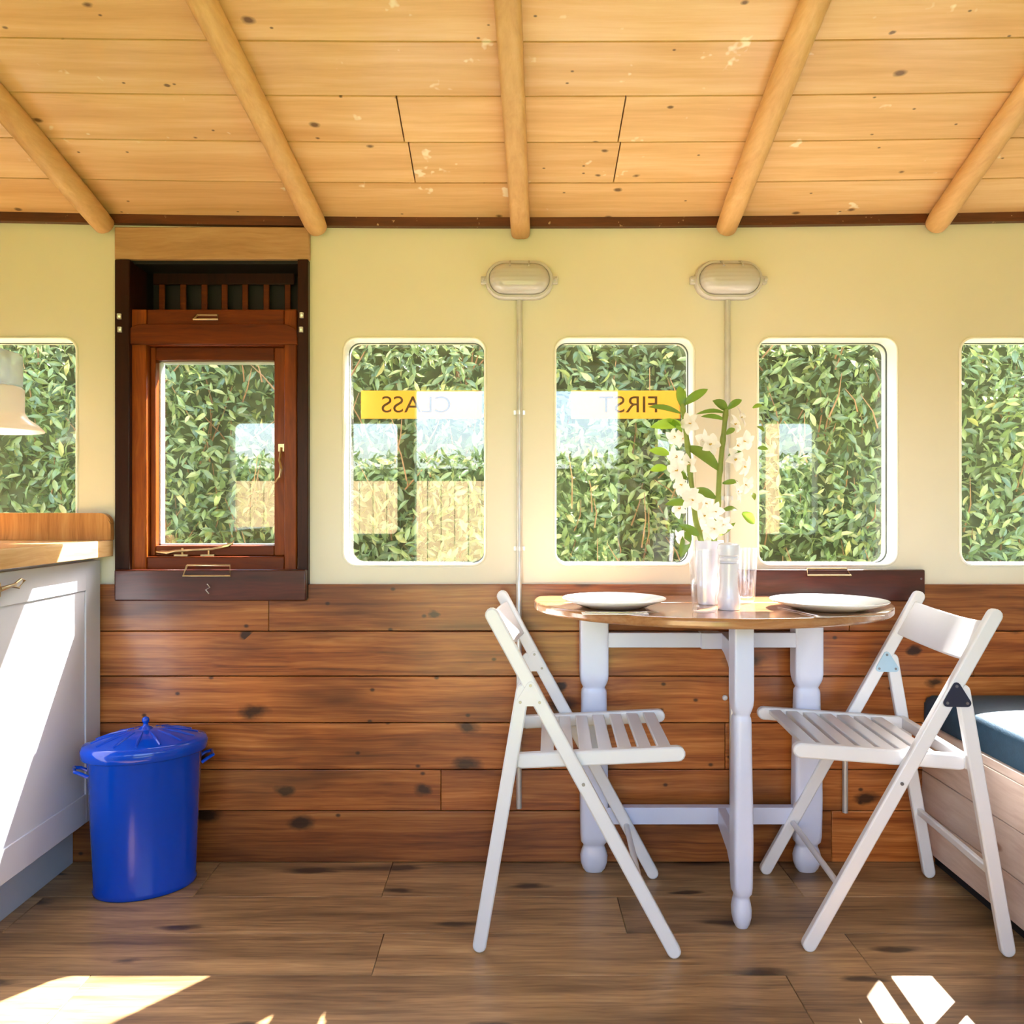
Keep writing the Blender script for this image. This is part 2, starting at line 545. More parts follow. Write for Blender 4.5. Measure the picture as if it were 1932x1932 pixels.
# window wall
wins = {1: (-117, 145), 2: (649, 915), 3: (1048, 1308), 4: (1430, 1692), 5: (1812, 2074)}
ZS, ZT = Z(1066), Z(638)
holes = []
for n_, (a, b) in wins.items():
    holes.append(rrect(X(a), X(b), ZS, ZT, .036))
BX0, BX1, BZ0, BZ1 = X(219), X(579), Z(1125), Z(489)
holes.append([(BX0, BZ0), (BX1, BZ0), (BX1, BZ1), (BX0, BZ1)])
wall = struct(holed('wall_back', [(XL, -.03), (XR, -.03), (XR, 1.84), (XL, 1.84)], holes, DW, DW + .105, M['cream'], .008), 'cream painted wall with round-cornered windows')

wlab = {1: 'round-cornered window above the wooden upstand at the left picture edge',
        2: 'round-cornered window with the yellow CLASS strip',
        3: 'round-cornered window with the yellow FIRST strip',
        4: 'round-cornered window directly above the short dark board',
        5: 'round-cornered window cut off by the right picture edge'}
names = {1: 'window_1', 2: 'window_3', 3: 'window_4', 4: 'window_5', 5: 'window_6'}
GD = DW + .062
for n_, (a, b) in wins.items():
    rr = rrect(X(a) - .002, X(b) + .002, ZS - .002, ZT + .002, .038)
    g = MB().prism([(p[0], GD, p[1]) for p in rr], (0, .004, 0))
    go = struct(g.build(names[n_], M['pane'], angle=30), wlab[n_])
    e = .005
    inner = rrect(X(a) + e, X(b) - e, ZS + e, ZT - e, .032)
    outer = rrect(X(a) - .001, X(b) + .001, ZS - .001, ZT + .001, .037)
    rv = holed('reveal_glare_liner', rrect(X(a) - .0035, X(b) + .0035, ZS - .0035, ZT + .0035, .0395), [rrect(X(a) + .0025, X(b) - .0025, ZS + .0025, ZT - .0025, .0335)],
               DW - .004, GD - .004, M['reveal'], .0025, go)  # added white liner imitating the bright glare round the opening
    holed('window_seal', outer, [inner], GD - .003, GD, M['gasket'], .0008, go)

# lower cladding of stained boards
db = MB()
dz = [Z(y, DP) for y in (1622, 1530, 1452, 1364, 1276, 1191, 1102)]
dz[0] = 0.
cuts = [[.9], [-.2], [.6], [-1.4], [.25, 1.3], [-.685 + .0, .95]]
for i in range(6):
    xs = [XL] + cuts[i] + [XR]
    for a, b in zip(xs[:-1], xs[1:]):
        db.seed = [1.31, 4.77, 2.91, 7.13, 5.41, 6.37][i] + (.37 if a > XL else 0)
        db.box(a + .0006, b - .0006, DP, DW - .0005, dz[i] + .0012, dz[i + 1] - .0012)
bk = MB(); bk.box(XL, XR, DW - .004, DW - .0003, 0, dz[-1] - .002)
struct(bk.build('baseboard_back', M['mahog_dark']), 'dark backing behind the wall boards')
struct(db.build('trim_1', M['dado'], bevel=.002), 'knotty brown boards cladding the wall below the windows')

# dark strip at the top of the wall
tb = MB()
n = 12
for i in range(n):
    a, b = XL + (XR - XL) * i / n, XL + (XR - XL) * (i + 1) / n
    za, zb = ceil_z(a, DW), ceil_z(b, DW)
    t0, t1 = .020, .006
    tb.add([(a, DW - .020, za - t0), (b, DW - .020, zb - t0), (b, DW - .020, zb + t1), (a, DW - .020, za + t1), (a, DW + .01, za - t0), (b, DW + .01, zb - t0)],
           [(0, 1, 2, 3), (4, 5, 1, 0)])
struct(tb.build('trim_2', M['darkbeam']), 'dark wooden strip along the top of the wall')

# ceiling boards
cb = MB()


def ceil_board(d0, d1, x0, x1, sd, drop=0.0):
    cb.seed = sd
    m = max(1, int((x1 - x0) / .3))
    g = .0017
    sgn = 1 if d0 > d1 else -1
    for i in range(m):
        a, b = x0 + (x1 - x0) * i / m + (g if i == 0 else 0), x0 + (x1 - x0) * (i + 1) / m - (g if i == m - 1 else 0)
        da, dd = d0 - g * 1.3 * sgn, d1 + g * 1.3 * sgn
        lo = [(a, da, ceil_z(a, da) + drop), (b, da, ceil_z(b, da) + drop), (b, dd, ceil_z(b, dd) + drop), (a, dd, ceil_z(a, dd) + drop)]
        hi = [(p[0], p[1], p[2] + .014) for p in lo]
        cb.add(lo + hi, [(0, 3, 2, 1), (4, 5, 6, 7), (0, 1, 5, 4), (1, 2, 6, 5), (2, 3, 7, 6), (3, 0, 4, 7)])


ds = [2.356, 2.194, 2.046, 1.900, 1.752, 1.600, 1.45, 1.30, DR]
ds2 = [2 * DR - q for q in ds]
for i in range(8):
    sd = 1.7 * i + .3
    if i in (2, 3):
        pass
    ceil_board(ds[i], ds[i + 1], XL, XR, sd) if i not in (1, 2) else None
    ceil_board(ds2[i], ds2[i + 1], XL, XR, sd + .9)
for i in (1, 2):
    xa = X(778 if i == 1 else 757, ds[i] * .97)
    xb = X(1163 if i == 1 else 1172, ds[i] * .97)
    ceil_board(ds[i], ds[i + 1], XL, xa, 2.1 + i)
    ceil_board(ds[i], ds[i + 1], xa, xb, 7.7 + i * 1.1)
    ceil_board(ds[i], ds[i + 1], xb, XR, 4.2 + i)
# roof sheet above the boards
rs = MB()
for d0, d1 in ((2.47, DR), (DR, -.07)):
    for i in range(10):
        a, b = XL - .05 + (XR - XL + .1) * i / 10, XL - .05 + (XR - XL + .1) * (i + 1) / 10
        lo = [(a, d0, ceil_z(a, d0) + .016), (b, d0, ceil_z(b, d0) + .016), (b, d1, ceil_z(b, d1) + .016), (a, d1, ceil_z(a, d1) + .016)]
        hi = [(p[0], p[1], p[2] + .05) for p in lo]
        rs.add(lo + hi, [(0, 3, 2, 1), (4, 5, 6, 7), (0, 1, 5, 4), (1, 2, 6, 5), (2, 3, 7, 6), (3, 0, 4, 7)])
struct(rs.build('roof', M['darkbeam']), 'dark roof sheet above the ceiling boards')
struct(cb.build('ceiling', M['ceiling']), 'honey coloured pine board ceiling')

# wall on the camera's side with its doorway and windows, end walls
fh = [[(-.56, -.0), (.62, -.0), (.62, 1.68), (-.56, 1.68)]]
for a, b in ((-1.62, -1.24), (-1.05, -.66), (.84, 1.22), (1.37, 1.76)):
    fh.append(rrect(a, b, .845, 1.49, .036))
outer = [(XL, -.03), (-.56, -.03), (-.56, 1.68), (.62, 1.68), (.62, -.03), (XR, -.03), (XR, 1.84), (XL, 1.84)]
struct(holed('wall_front', outer, fh[1:], DF - .10, DF, M['cream'], .004), 'cream wall with the doorway on the near side')
for nm, x0, x1 in (('wall_left', XL - .08, XL), ('wall_right', XR, XR + .08)):
    w = MB().prism([(x0, DF - .1, -.03), (x0, DW + .105, -.03), (x0, DW + .105, 1.84), (x0, DR, 2.18), (x0, DF - .1, 1.84)], (x1 - x0, 0, 0))
    struct(w.build(nm, M['cream']))

# pine lintel above the brown window
lb = MB()
lb.seed = 2.2
lb.box(X(217, 2.34), X(584, 2.34), 2.336, DW - .001, Z(489, 2.336), Z(428, 2.336))
struct(lb.build('trim_3', M['lintel'], bevel=.003), 'pine board above the brown framed window')

# rafters
rl = ['leftmost round pine rafter, ending at the left edge of the pine board', 'second pine rafter from the left, ending beside the pine board',
      'flat-faced pine rafter in the middle, above the left wall light', 'pine rafter ending above the right wall light', 'rightmost round pine rafter, above the cut-off right window']
ends = [((196, 428), (0, 182), .030), ((598, 436), (390, 0), .0295), ((982, 436), (959, 0), .028), ((1371, 436), (1531, 0), .0295), ((1766, 434), (1932, 172), .030)]
for i, ((ax, ay), (bx, by), r) in enumerate(ends):
    x0 = X(ax, 2.325)
    # distance where the rafter crosses the second mark
    kk = (957 - by) / F
    dd = (ZC - EYE + SLOPE * DW) / (kk + SLOPE)
    x1 = X(bx, dd)
    sl = (x1 - x0) / (dd - 2.325)
    c, m = [], MB()
    m.seed = 1.1 * i
    pts = []
    for d in (2.334, 2.327, 2.30, 2.2, 2.0, 1.8, 1.6, 1.4, DR, 1.0, .8, .5, .2, .07):
        xx = x0 + sl * (max(d, DR) - 2.325) - sl * (DR - d if d < DR else 0)
        pts.append(Vector((xx, d, ceil_z(xx, d) - .022 - max(0, d - 1.9) * .036)))
    if i == 2:
        nn, rows_ = 16, []
        vs, fs = [], []
        for j, p in enumerate(pts):
            q = .8 if j == 0 else 1.
            for t in range(nn):
                a = 2 * pi * (t + .5) / nn
                cc, ss = cos(a), sin(a)
                vs.append((p.x + .027 * q * math.copysign(abs(cc) ** .55, cc), p.y, p.z + .030 * q * math.copysign(abs(ss) ** .55, ss)))
        for j in range(len(pts) - 1):
            for t in range(nn):
                a, b = j * nn + t, j * nn + (t + 1) % nn
                fs.append((a, b, b + nn, a + nn))
        fs.append(tuple(range(nn - 1, -1, -1)))
        fs.append(tuple(range((len(pts) - 1) * nn, len(pts) * nn)))
        m.add(vs, fs)
    else:
        rr = [r * .72, r * .95] + [r * (1 + .05 * sin(i * 2 + j)) for j in range(len(pts) - 2)]
        m.tube(pts, rr, 20)
    tag(m.build('rafter', M['rafter'], angle=50), rl[i], 'rafter', 'pine rafters under the ceiling')

# ------------------------------------------------------------------ the brown drop window
w2 = thing('window_2', 'tall brown mahogany framed window with brass fittings', 'window', ((BX0 + BX1) / 2, 2.35, BZ0))
w2['kind'] = 'structure'
del w2['category']
D0 = 2.333


def bx(m, x0, x1, ya, yb, z0, z1):
    return m.box(x0, x1, ya, yb, z0, z1)


zt = Z(489, D0)
zb = Z(1080, D0)
for nm, a, b in (('side_post', 216, 244), ('side_post', 561, 581)):
    m = MB(); m.seed = a * .01
    bx(m, X(a, D0), X(b, D0), D0, 2.45, Z(1130, D0), zt)
    m.build(nm, M['mahog_dark'], w2, .003)
m = MB(); m.seed = .4                                           # boxed recess over the sash
m.box(X(226, D0), X(575, D0), 2.490, 2.50, Z(612, 2.44), zt + .01)
m.box(X(226, D0), X(575, D0), 2.36, 2.50, zt - .006, zt + .008)
m.box(X(226, D0), X(244, D0), 2.44, 2.50, Z(612, 2.44), zt)
m.box(X(561, D0), X(575, D0), 2.44, 2.50, Z(612, 2.44), zt)
m.box(X(226, D0), X(575, D0), 2.40, 2.50, Z(612, 2.44), Z(605, 2.44))
m.build('vent_recess', M['vent'], w2)
m = MB(); m.seed = .9
m.box(X(290, 2.46), X(556, 2.46), 2.455, 2.465, Z(537, 2.455), Z(512, 2.455))
m.build('vent_rail', M['mahog_dark'], w2, .002)
for kx in (306, 346, 386, 424, 463, 503, 543):
    m = MB(); m.seed = kx * .013
    m.box(X(kx - 5.5, 2.46), X(kx + 5.5, 2.46), 2.456, 2.464, Z(598, 2.46), Z(536, 2.46))
    m.build('vent_slat', M['mahog_h'], w2, .002)
# sash
sx0, sx1, sz0, sz1 = X(243, 2.35), X(560, 2.35), Z(1078, 2.35), Z(583, 2.35)
ix0, ix1, iz0, iz1 = X(276, 2.35), X(536, 2.35), Z(1050, 2.35), Z(652, 2.35)
sash = MB(); sash.seed = .5
sash.box(sx0, ix0, 2.350, 2.40, sz0, sz1)
sash.box(ix1, sx1, 2.350, 2.40, sz0, sz1)
so = sash.build('sash_stile', M['mahog'], w2, .004)
m = MB(); m.seed = .7
m.box(ix0, ix1, 2.352, 2.40, iz1, sz1)
m.box(ix0, ix1, 2.352, 2.40, sz0, iz0)
m.build('sash_rail', M['mahog_h'], w2, .004)
# raised arched moulding across the head of the sash
m = MB(); m.seed = .75
zb_, zt_ = Z(650, 2.345), Z(612, 2.345)
xa, xb = X(240, 2.345), X(562, 2.345)
arc = [(xa, zb_), (xb, zb_), (xb, zb_ + .008)] + [(xb - .045 + .045 * cos(t), zt_ - .03 + .03 * sin(t)) for t in [pi / 2 * i / 6 for i in range(1, 7)]] + \
      [(xa + .045 - .045 * sin(t), zt_ - .03 + .03 * cos(t)) for t in [pi / 2 * i / 6 for i in range(0, 6)]] + [(xa, zb_ + .008)]
m.prism([(p[0], 2.352, p[1]) for p in arc], (0, -.012, 0))
m.build('head_moulding', M['mahog_h'], w2, .002)
# inner casement
cx0, cx1, cz0, cz1 = X(299, 2.395), X(521, 2.395), Z(1029, 2.395), Z(682, 2.395)
m = MB(); m.seed = .9
m.box(ix0, cx0, 2.375, 2.41, iz0, iz1)
m.box(cx1, ix1, 2.375, 2.41, iz0, iz1)
m.build('casement_stile', M['mahog'], w2, .003)
m = MB(); m.seed = .95
m.box(cx0, cx1, 2.375, 2.41, cz1, iz1)
m.box(cx0, cx1, 2.375, 2.41, iz0, cz0)
m.build('casement_rail', M['mahog_h'], w2, .003)
m = MB()
m.box(cx0, cx1, 2.402, 2.43, cz1 - .004, cz1)
m.box(cx0, cx1, 2.402, 2.43, cz0, cz0 + .004)
m.box(cx0, cx0 + .004, 2.402, 2.43, cz0, cz1)
m.box(cx1 - .003, cx1, 2.402, 2.43, cz0, cz1)
m.build('glazing_bead', M['white'], w2)
m = MB().box(cx0, cx1, 2.412, 2.416, cz0, cz1)
m.build('window_pane', M['pane'], w2)
# bottom board
m = MB(); m.seed = .6
m.box(X(215, 2.315), X(577, 2.315), 2.315, 2.338, Z(1134, 2.315), Z(1075, 2.315))
m.build('bottom_board', M['mahog_board'], w2, .004)
m = MB()


def lever_handle(mb, px0, px1, py0, py1, d, t=.003, out=.011):
    x0, x1, z0, z1 = X(px0, d), X(px1, d), Z(py1, d), Z(py0, d)
    mb.tube([(x0 + .006, d + .003, z1), (x1 - .006, d + .003, z1), (x1, d - out, z0), (x0, d - out, z0), (x0 + .006, d + .003, z1)], t, 8)


lever_handle(m, 348, 437, 1067, 1086, 2.318)
m.build('pull_handle', M['brass'], w2)
m = MB()
m.tube([P(391, 1102, 2.313), P(396, 1108, 2.305), P(388, 1113, 2.305), P(394, 1120, 2.313)], .0016, 6)
m.build('hook', M['steel'], w2)
m = MB()
lever_handle(m, 368, 414, 594, 604, 2.348, .003, .012)
m.build('top_latch', M['brass'], w2)
m = MB()
m.box(X(526, 2.37), X(537, 2.37), 2.364, 2.375, Z(852, 2.37), Z(838, 2.37))
m.tube([P(531, 845, 2.365), P(527, 868, 2.35), P(531, 885, 2.342), P(527, 900, 2.345), P(519, 910, 2.35)], [.004, .0035, .0045, .004, .003], 8)
m.build('casement_fastener', M['brass'], w2)
m = MB()
m.tube([P(296, 1041, 2.372), P(316, 1043, 2.366), P(330, 1040, 2.365), P(400, 1036, 2.362), P(415, 1033, 2.362), P(430, 1029, 2.366), P(440, 1024, 2.372)], [.005, .006, .004, .0035, .005, .006, .003], 8)
for px in (344, 394):
    m.tube([P(px, 1034, 2.368), P(px, 1048, 2.368)], .003, 6)
    m.box(X(px - 14, 2.37), X(px + 12, 2.37), 2.362, 2.374, Z(1050, 2.37), Z(1046, 2.37))
m.build('casement_stay', M['brass'], w2)
for px, py in ((225, 597), (226, 622), (569, 595), (568, 622)):
    m = MB()
    m.tube([P(px, py - 5, 2.328), P(px, py + 5, 2.328)], .006, 8)
    m.tube([P(px, py, 2.322), P(px, py, 2.336)], .003, 8)
    m.build('catch', M['steel'], w2)

# short dark board under the right-hand window
bd = thing('drop_light_board', 'short dark mahogany board with brass pull under a window, behind the table', 'board', (X(1561, 2.32), 2.33, Z(1135, 2.32)))
m = MB(); m.seed = 3.6
m.box(X(1380, 2.318), X(1746, 2.318), 2.318, 2.3375, Z(1135, 2.318), Z(1075, 2.318))
m.build('board', M['mahog_board'], bd, .004)
m = MB()
lever_handle(m, 1520, 1602, 1073, 1085, 2.322, .0028, .014)
m.build('pull_handle', M['brass'], bd)
for px, py in ((1738, 1092), (1716, 1129), (1742, 1128)):
    m = MB()
    m.lathe([(.003, 0), (.003, .0015)], (0, 0, 0), 8)
    o = m.build('screw', M['screw'], bd, world=False)
    o.rotation_euler = (pi / 2, 0, 0)
    o.location = Vector((X(px, 2.318), 2.318, Z(py, 2.318))) - bd.location
m = MB()
m.box(X(1380, 2.332), X(1430, 2.332), 2.331, 2.337, Z(1112, 2.33), Z(1103, 2.33))

# ------------------------------------------------------------------ wall lights and conduits
def stad(hw, hh, n=10):
    """stadium outline, half width hw, half height hh"""
    pts = []
    c = hw - hh
    for i in range(n + 1):
        a = -pi / 2 + pi * i / n
        pts.append((c + hh * cos(a), hh * sin(a)))
    for i in range(n + 1):
        a = pi / 2 + pi * i / n
        pts.append((-c + hh * cos(a), hh * sin(a)))
    return pts


def bulkhead(px, label):
    cx, cz = X(px, 2.33), Z(532, DW) + .0
    t = thing('bulkhead_light', label, 'wall light', (cx, DW, cz - .055), 'oval bulkhead lights on the cream wall')

    def rings(lst):
        m = MB()
        base = None
        vs, fs = [], []
        for (y, hw, hh) in lst:
            o = stad(hw, hh)
            n = len(o)
            vs += [(cx + p[0], DW - y, cz + p[1]) for p in o]
        for i in range(len(lst) - 1):
            for j in range(n):
                a, b = i * n + j, i * n + (j + 1) % n
                fs.append((a, b, b + n, a + n))
        fs.append(tuple(range(n - 1, -1, -1)))
        fs.append(tuple(range((len(lst) - 1) * n, len(lst) * n)))
        return m.add(vs, fs)
    rings([(0, .094, .052), (.004, .096, .054), (.022, .096, .054), (.026, .093, .051)]).build('base', M['lamp_body'], t)
    rings([(.024, .085, .043), (.040, .083, .041), (.056, .077, .036), (.066, .066, .028), (.070, .05, .014)]).build('lens', M['lens'], t, angle=60)
    # bezel: ring round the lens
    o, i_ = stad(.094, .052), stad(.086, .044)
    n = len(o)
    vs = [(cx + p[0], DW - .024, cz + p[1]) for p in o] + [(cx + p[0] * .985, DW - .032, cz + p[1] * .97) for p in o] + \
         [(cx + p[0], DW - .032, cz + p[1]) for p in i_] + [(cx + p[0], DW - .024, cz + p[1]) for p in i_]
    fs = []
    for r_ in range(4):
        for j in range(n):
            a, b = r_ * n + j, r_ * n + (j + 1) % n
            c_, d_ = ((r_ + 1) % 4) * n + (j + 1) % n, ((r_ + 1) % 4) * n + j
            fs.append((a, b, c_, d_))
    MB().add(vs, fs).build('bezel', M['lamp_body'], t)
    for s in (-1, 1):
        m = MB()
        m.box(cx + s * .1 - .008, cx + s * .1 + .008, DW - .024, DW - .006, cz - .010, cz + .010)
        m.tube([(cx + s * .102, DW - .034, cz), (cx + s * .102, DW - .02, cz)], .005, 8)
        m.build('lug', M['lamp_body'], t, .003)
    for s in (-.026, .026):
        m = MB()
        m.tube([(cx + s, DW - .030, cz + .05), (cx + s, DW - .055, cz + .043), (cx + s, DW - .073, cz + .026)], .0022, 6)
        m.build('guard_clip', M['lamp_body'], t)
    return t


bulkhead(980, 'oval bulkhead light on the cream wall, the left one, below the middle rafter')
bulkhead(1376, 'oval bulkhead light on the cream wall, the right one, above the orchid')


def conduit(px, y0, y1, label, clips, px1=None):
    cx = X(px, DW - .01)
    cx1 = X(px1 or px, DW - .01)
    zt_, zb_ = Z(y0, DW - .01), Z(y1, 2.325)
    t = thing('conduit', label, 'pipe', (cx1, 2.32, zb_), 'metal conduit pipes on the wall')
    m = MB()
    dz_ = Z(1096)
    if zt_ > dz_:
        pts = [(cx, DW - .0085, zt_), (cx, DW - .0085, dz_ + .03), (cx1, DP - .0085, dz_ - .005), (cx1, DP - .0085, zb_)]
    else:
        pts = [(cx, DP - .0085, zt_), (cx1, DP - .0085, zb_)]
    m.tube(pts, .0078, 14, up=(0, 1, 0))
    m.build('pipe', M['steel'], t)
    for cy in clips:
        m = MB()
        yy = DW if cy < 1100 else DP
        z = Z(cy, yy - .01)
        xx = cx if cy < 1100 else cx1
        m.box(xx - .016, xx + .016, yy - .004, yy - .0005, z - .006, z + .006)
        m.tube([(xx, yy - .0085, z - .006), (xx, yy - .0085, z + .006)], .0098, 12)
        m.build('saddle_clip', M['steel'], t)


conduit(980, 562, 1526, 'long metal conduit pipe running down behind the left chair', (778, 1035), 979)
conduit(1373, 562, 1526, 'long metal conduit pipe running down behind the orchid and table', (940,), 1378)
conduit(1590, 1390, 1534, 'short metal conduit pipe low on the wall behind the right chair', (1425,))
m = MB()
m.lathe([(.0, 0), (.006, .001), (.008, .004), (.006, .008), (.0, .010)], (0, 0, 0), 14)
o = m.build('knob', M['lamp_body'])
o.rotation_euler = (pi / 2, 0, 0)
o.location = (X(1367, DP), DP, Z(1316, DP))
tag(o, 'small pale round knob on the boards beside the pipe under the table', 'knob')

# ------------------------------------------------------------------ stickers
def text_mesh(txt, h, width=None):
    cu = bpy.data.curves.new('t', 'FONT')
    cu.body = txt
    cu.size = 1.0
    cu.extrude = .0
    tmp = bpy.data.objects.new('tmp', cu)
    COL.objects.link(tmp)
    dg = bpy.context.evaluated_depsgraph_get()
    me = bpy.data.meshes.new_from_object(tmp.evaluated_get(dg))
    bpy.data.objects.remove(tmp)
    co = np.array([v.co[:] for v in me.vertices])
    mn, mx = co.min(0), co.max(0)
    sy = h / (mx[1] - mn[1])
    sx = sy if width is None else width / (mx[0] - mn[0])
    for v in me.vertices:
        v.co = ((v.co[0] - (mn[0] + mx[0]) / 2) * sx, (v.co[1] - (mn[1] + mx[1]) / 2) * sy, 0)
    return me


def sticker(px0, px1, txt, tx0, tx1, label):
    d = GD + .0055
    x0, x1, z0, z1 = X(px0, d), X(px1, d), Z(790, d), Z(737, d)
    t = thing('window_sticker', label, 'sticker', ((x0 + x1) / 2, d, z0), 'yellow strips on the window panes')
    MB().box(x0, x1, d, d + .0008, z0, z1).build('strip', M['sticker'], t)
    me = text_mesh(txt, .048, X(tx1, d) - X(tx0, d))
    cx, cz = (X(tx0, d) + X(tx1, d)) / 2, Z(763, d)
    for v in me.vertices:           # reads correctly from outside: mirrored from in here
        x, y = v.co[0], v.co[1]
        v.co = (cx - x - t.location.x, -.0006, cz + y - t.location.z)
    me.materials.append(M['letter'])
    o = bpy.data.objects.new('lettering', me)
    COL.objects.link(o)
    o.parent = t


sticker(681, 909, 'CLASS', 720, 850, 'yellow window strip lettered CLASS, seen from behind')
sticker(1078, 1284, 'FIRST', 1130, 1240, 'yellow window strip lettered FIRST, seen from behind, beside the orchid')

# ------------------------------------------------------------------ kitchen unit at the left
KX = -1.156
cab = thing('base_cabinet', 'pale grey kitchen base cabinet with panelled door at the left edge', 'cabinet', (-1.46, 1.7, 0))
zt_c = .862
yb0, yb1 = .95, 2.335
m = MB(); m.box(XL + .01, KX - .02, yb0, yb1, .135, zt_c)
m.build('body', M['cab'], cab, .002)
m = MB(); m.box(XL + .01, X(145, DW), yb0, yb1, 0, .135)
m.build('plinth', M['plinth'], cab, .001)


def shaker(y0, y1, z0, z1):
    """panelled door facing +X"""
    st = .078
    q = [(y0, y1, z0, z1)]
    m = MB()
    for (a, b, c, d) in ((y0, y0 + st, z0, z1), (y1 - st, y1, z0, z1), (y0 + st, y1 - st, z0, z0 + st), (y0 + st, y1 - st, z1 - st, z1)):
        m.box(KX - .02, KX, a, b, c, d)
    do = m.build('door', M['cab'], cab, .0012)
    m = MB()
    m.box(KX - .018, KX - .004, y0 + st - .002, y1 - st + .002, z0 + st - .002, z1 - st + .002)
    m.build('door_panel', M['cab'], do)
    return do


d1 = shaker(1.79, 2.332, .143, .852)
d2 = shaker(1.22, 1.786, .143, .852)
# turn latch of brass
m = MB()
dl = KX * -F / 966
hy, hz = 1.845, 1 - (1112 - 957) * 1.845 / F
m.box(KX, KX + .012, hy - .014, hy + .014, hz - .018, hz + .014)
m.tube([(KX + .012, hy, hz), (KX + .020, hy, hz), (KX + .022, hy + .03, hz + .004), (KX + .018, hy + .06, hz + .006)], [.006, .006, .004, .004], 8)
m.tube([(KX + .014, hy + .05, hz + .002), (KX + .018, hy + .08, hz + .016), (KX + .016, hy + .098, hz + .012), (KX + .016, hy + .075, hz - .004), (KX + .014, hy + .05, hz + .002)], .0028, 6)
m.build('turn_latch', M['brass'], d1, .002)

wt = MB()
for i, (a, b) in enumerate(((XL + .005, -1.68), (-1.68, -1.55), (-1.55, -1.42), (-1.42, -1.29), (-1.29, -1.121))):
    wt.seed = 1.3 * i
    wt.box(a, b, .93, 2.336, .8625, .908)
tag(wt.build('worktop', M['worktop'], bevel=.002, origin='base'), 'pale oak worktop on the grey base cabinet', 'worktop')
up = MB()
zz0, zz1 = .9085, Z(968, 2.315)
x1 = X(208, 2.315)
pts = [(XL + .005, zz0), (x1, zz0), (x1, zz1 - .028)] + [(x1 - .03 + .03 * cos(t), zz1 - .03 + .03 * sin(t)) for t in [pi / 2 * i / 7 for i in range(8)]] + [(XL + .005, zz1)]
up.prism([(p[0], 2.3365, p[1]) for p in pts], (0, -.02, 0))
tag(up.build('upstand', M['upstand'], bevel=.002, origin='base'), 'low oak upstand with a rounded corner behind the worktop', 'upstand')

# pendant shade at the left edge
pd = 2.15
pc = P(-20, 813, pd)
pen = thing('pendant_lamp', 'white pendant lamp shade in front of the left window, cut by the picture edge', 'lamp', pc)
r1 = 92 * pd / F
r2 = 58 * pd / F
hh = 84 * pd / F
m = MB()
m.lathe([(r1, 0), (r1, .003), (r1 * .9, .016), (r2 * 1.12, .034), (r2, .05), (r2, hh - .006), (r2 - .006, hh), (r2 - .012, hh), (r2 - .008, hh - .01), (r2 - .006, .05), (r2 * 1.02, .03), (r1 * .86, .012), (r1 - .002, 0)],
        pc, 36, cap0=False, cap1=False)
m.build('shade', M['pendant'], pen, angle=50)
m = MB()
m.lathe([(r2 - .012, hh), (r2 - .004, hh + .004), (r2 - .004, hh + .085), (.012, hh + .105), (.010, hh + .12)], pc, 30)
m.build('neck', M['neck'], pen, angle=50)
m = MB()
m.tube([pc + Vector((0, 0, hh + .11)), Vector((pc.x, pd, ceil_z(pc.x, pd) + .002))], .003, 8)
m.build('cord', M['dark'], pen)

# ------------------------------------------------------------------ dustbin
bc = Vector((-.968, 2.195, 0))
rot = radians(27)
bn = thing('dustbin', 'blue enamel lidded dustbin standing between cabinet and wall boards', 'bin', bc)
prof = [(.122, 0), (.127, .004), (.128, .014), (.125, .02), (.140, .352), (.144, .356), (.145, .364)]
m = MB(); m.lathe(prof, bc, 56, 1., .72, rot)
m.build('body', M['enamel'], bn, angle=50)
m = MB()
m.lathe([(.150, .352), (.155, .356), (.156, .376), (.150, .386), (.138, .389), (.10, .401), (.05, .413), (.02, .416)], bc, 72, 1., .72, rot,
        mod=lambda a, r, z: 1.0)
lid = m.build('lid', M['enamel'], bn, angle=50)
for i in range(14):
    a = 2 * pi * i / 14
    m = MB()
    def q(r, z):
        x, y = r * cos(a), r * sin(a) * .72
        return (bc.x + x * cos(rot) - y * sin(rot), bc.y + x * sin(rot) + y * cos(rot), bc.z + z)
    m.tube([q(.045, .4125), q(.09, .4035), q(.13, .3915)], [.003, .0045, .003], 8)
    m.build('lid_rib', M['enamel'], lid)
m = MB()
m.lathe([(.022, .414), (.014, .420), (.007, .424), (.006, .430), (.009, .434), (.0095, .440), (.007, .445), (.002, .447)], bc, 20)
m.build('lid_knob', M['enamel'], lid, angle=60)
for s in (-1, 1):
    m = MB()
    def q2(r, y, z):
        return (bc.x + r * cos(rot) * s - y * sin(rot), bc.y + r * sin(rot) * s + y * cos(rot), z)
    m.tube([q2(.136, -.03, .315), q2(.152, -.03, .325), q2(.166, -.022, .330), q2(.168, .022, .330), q2(.152, .03, .325), q2(.136, .03, .315)], .0045, 8)
    m.build('side_handle', M['enamel'], bn)

# ------------------------------------------------------------------ bench with cushion
BXF = 1.152
be = thing('storage_bench', 'pale limed board storage bench along the right edge', 'bench', (1.5, 1.5, 0))
m = MB()
zs = [.045, .150, .262, .372]
for i in range(3):
    m.seed = 1.9 * i + .4
    m.box(BXF, BXF + .02, .7, 2.335, zs[i] + .0008, zs[i + 1] - .0008)
m.build('front_boards', M['bench'], be, .002)
m = MB(); m.seed = 6.6
m.box(BXF - .002, XR - .002, .7, 2.335, .3725, .397)
m.build('bench_top', M['bench'], be, .003)
m = MB(); m.box(BXF + .035, XR - .005, .72, 2.33, 0, .3724)
m.build('carcass', M['dark'], be)
cu = MB()
nx, ny = 10, 26
x0, x1, y0, y1 = BXF + .006, XR - .004, .72, 2.334


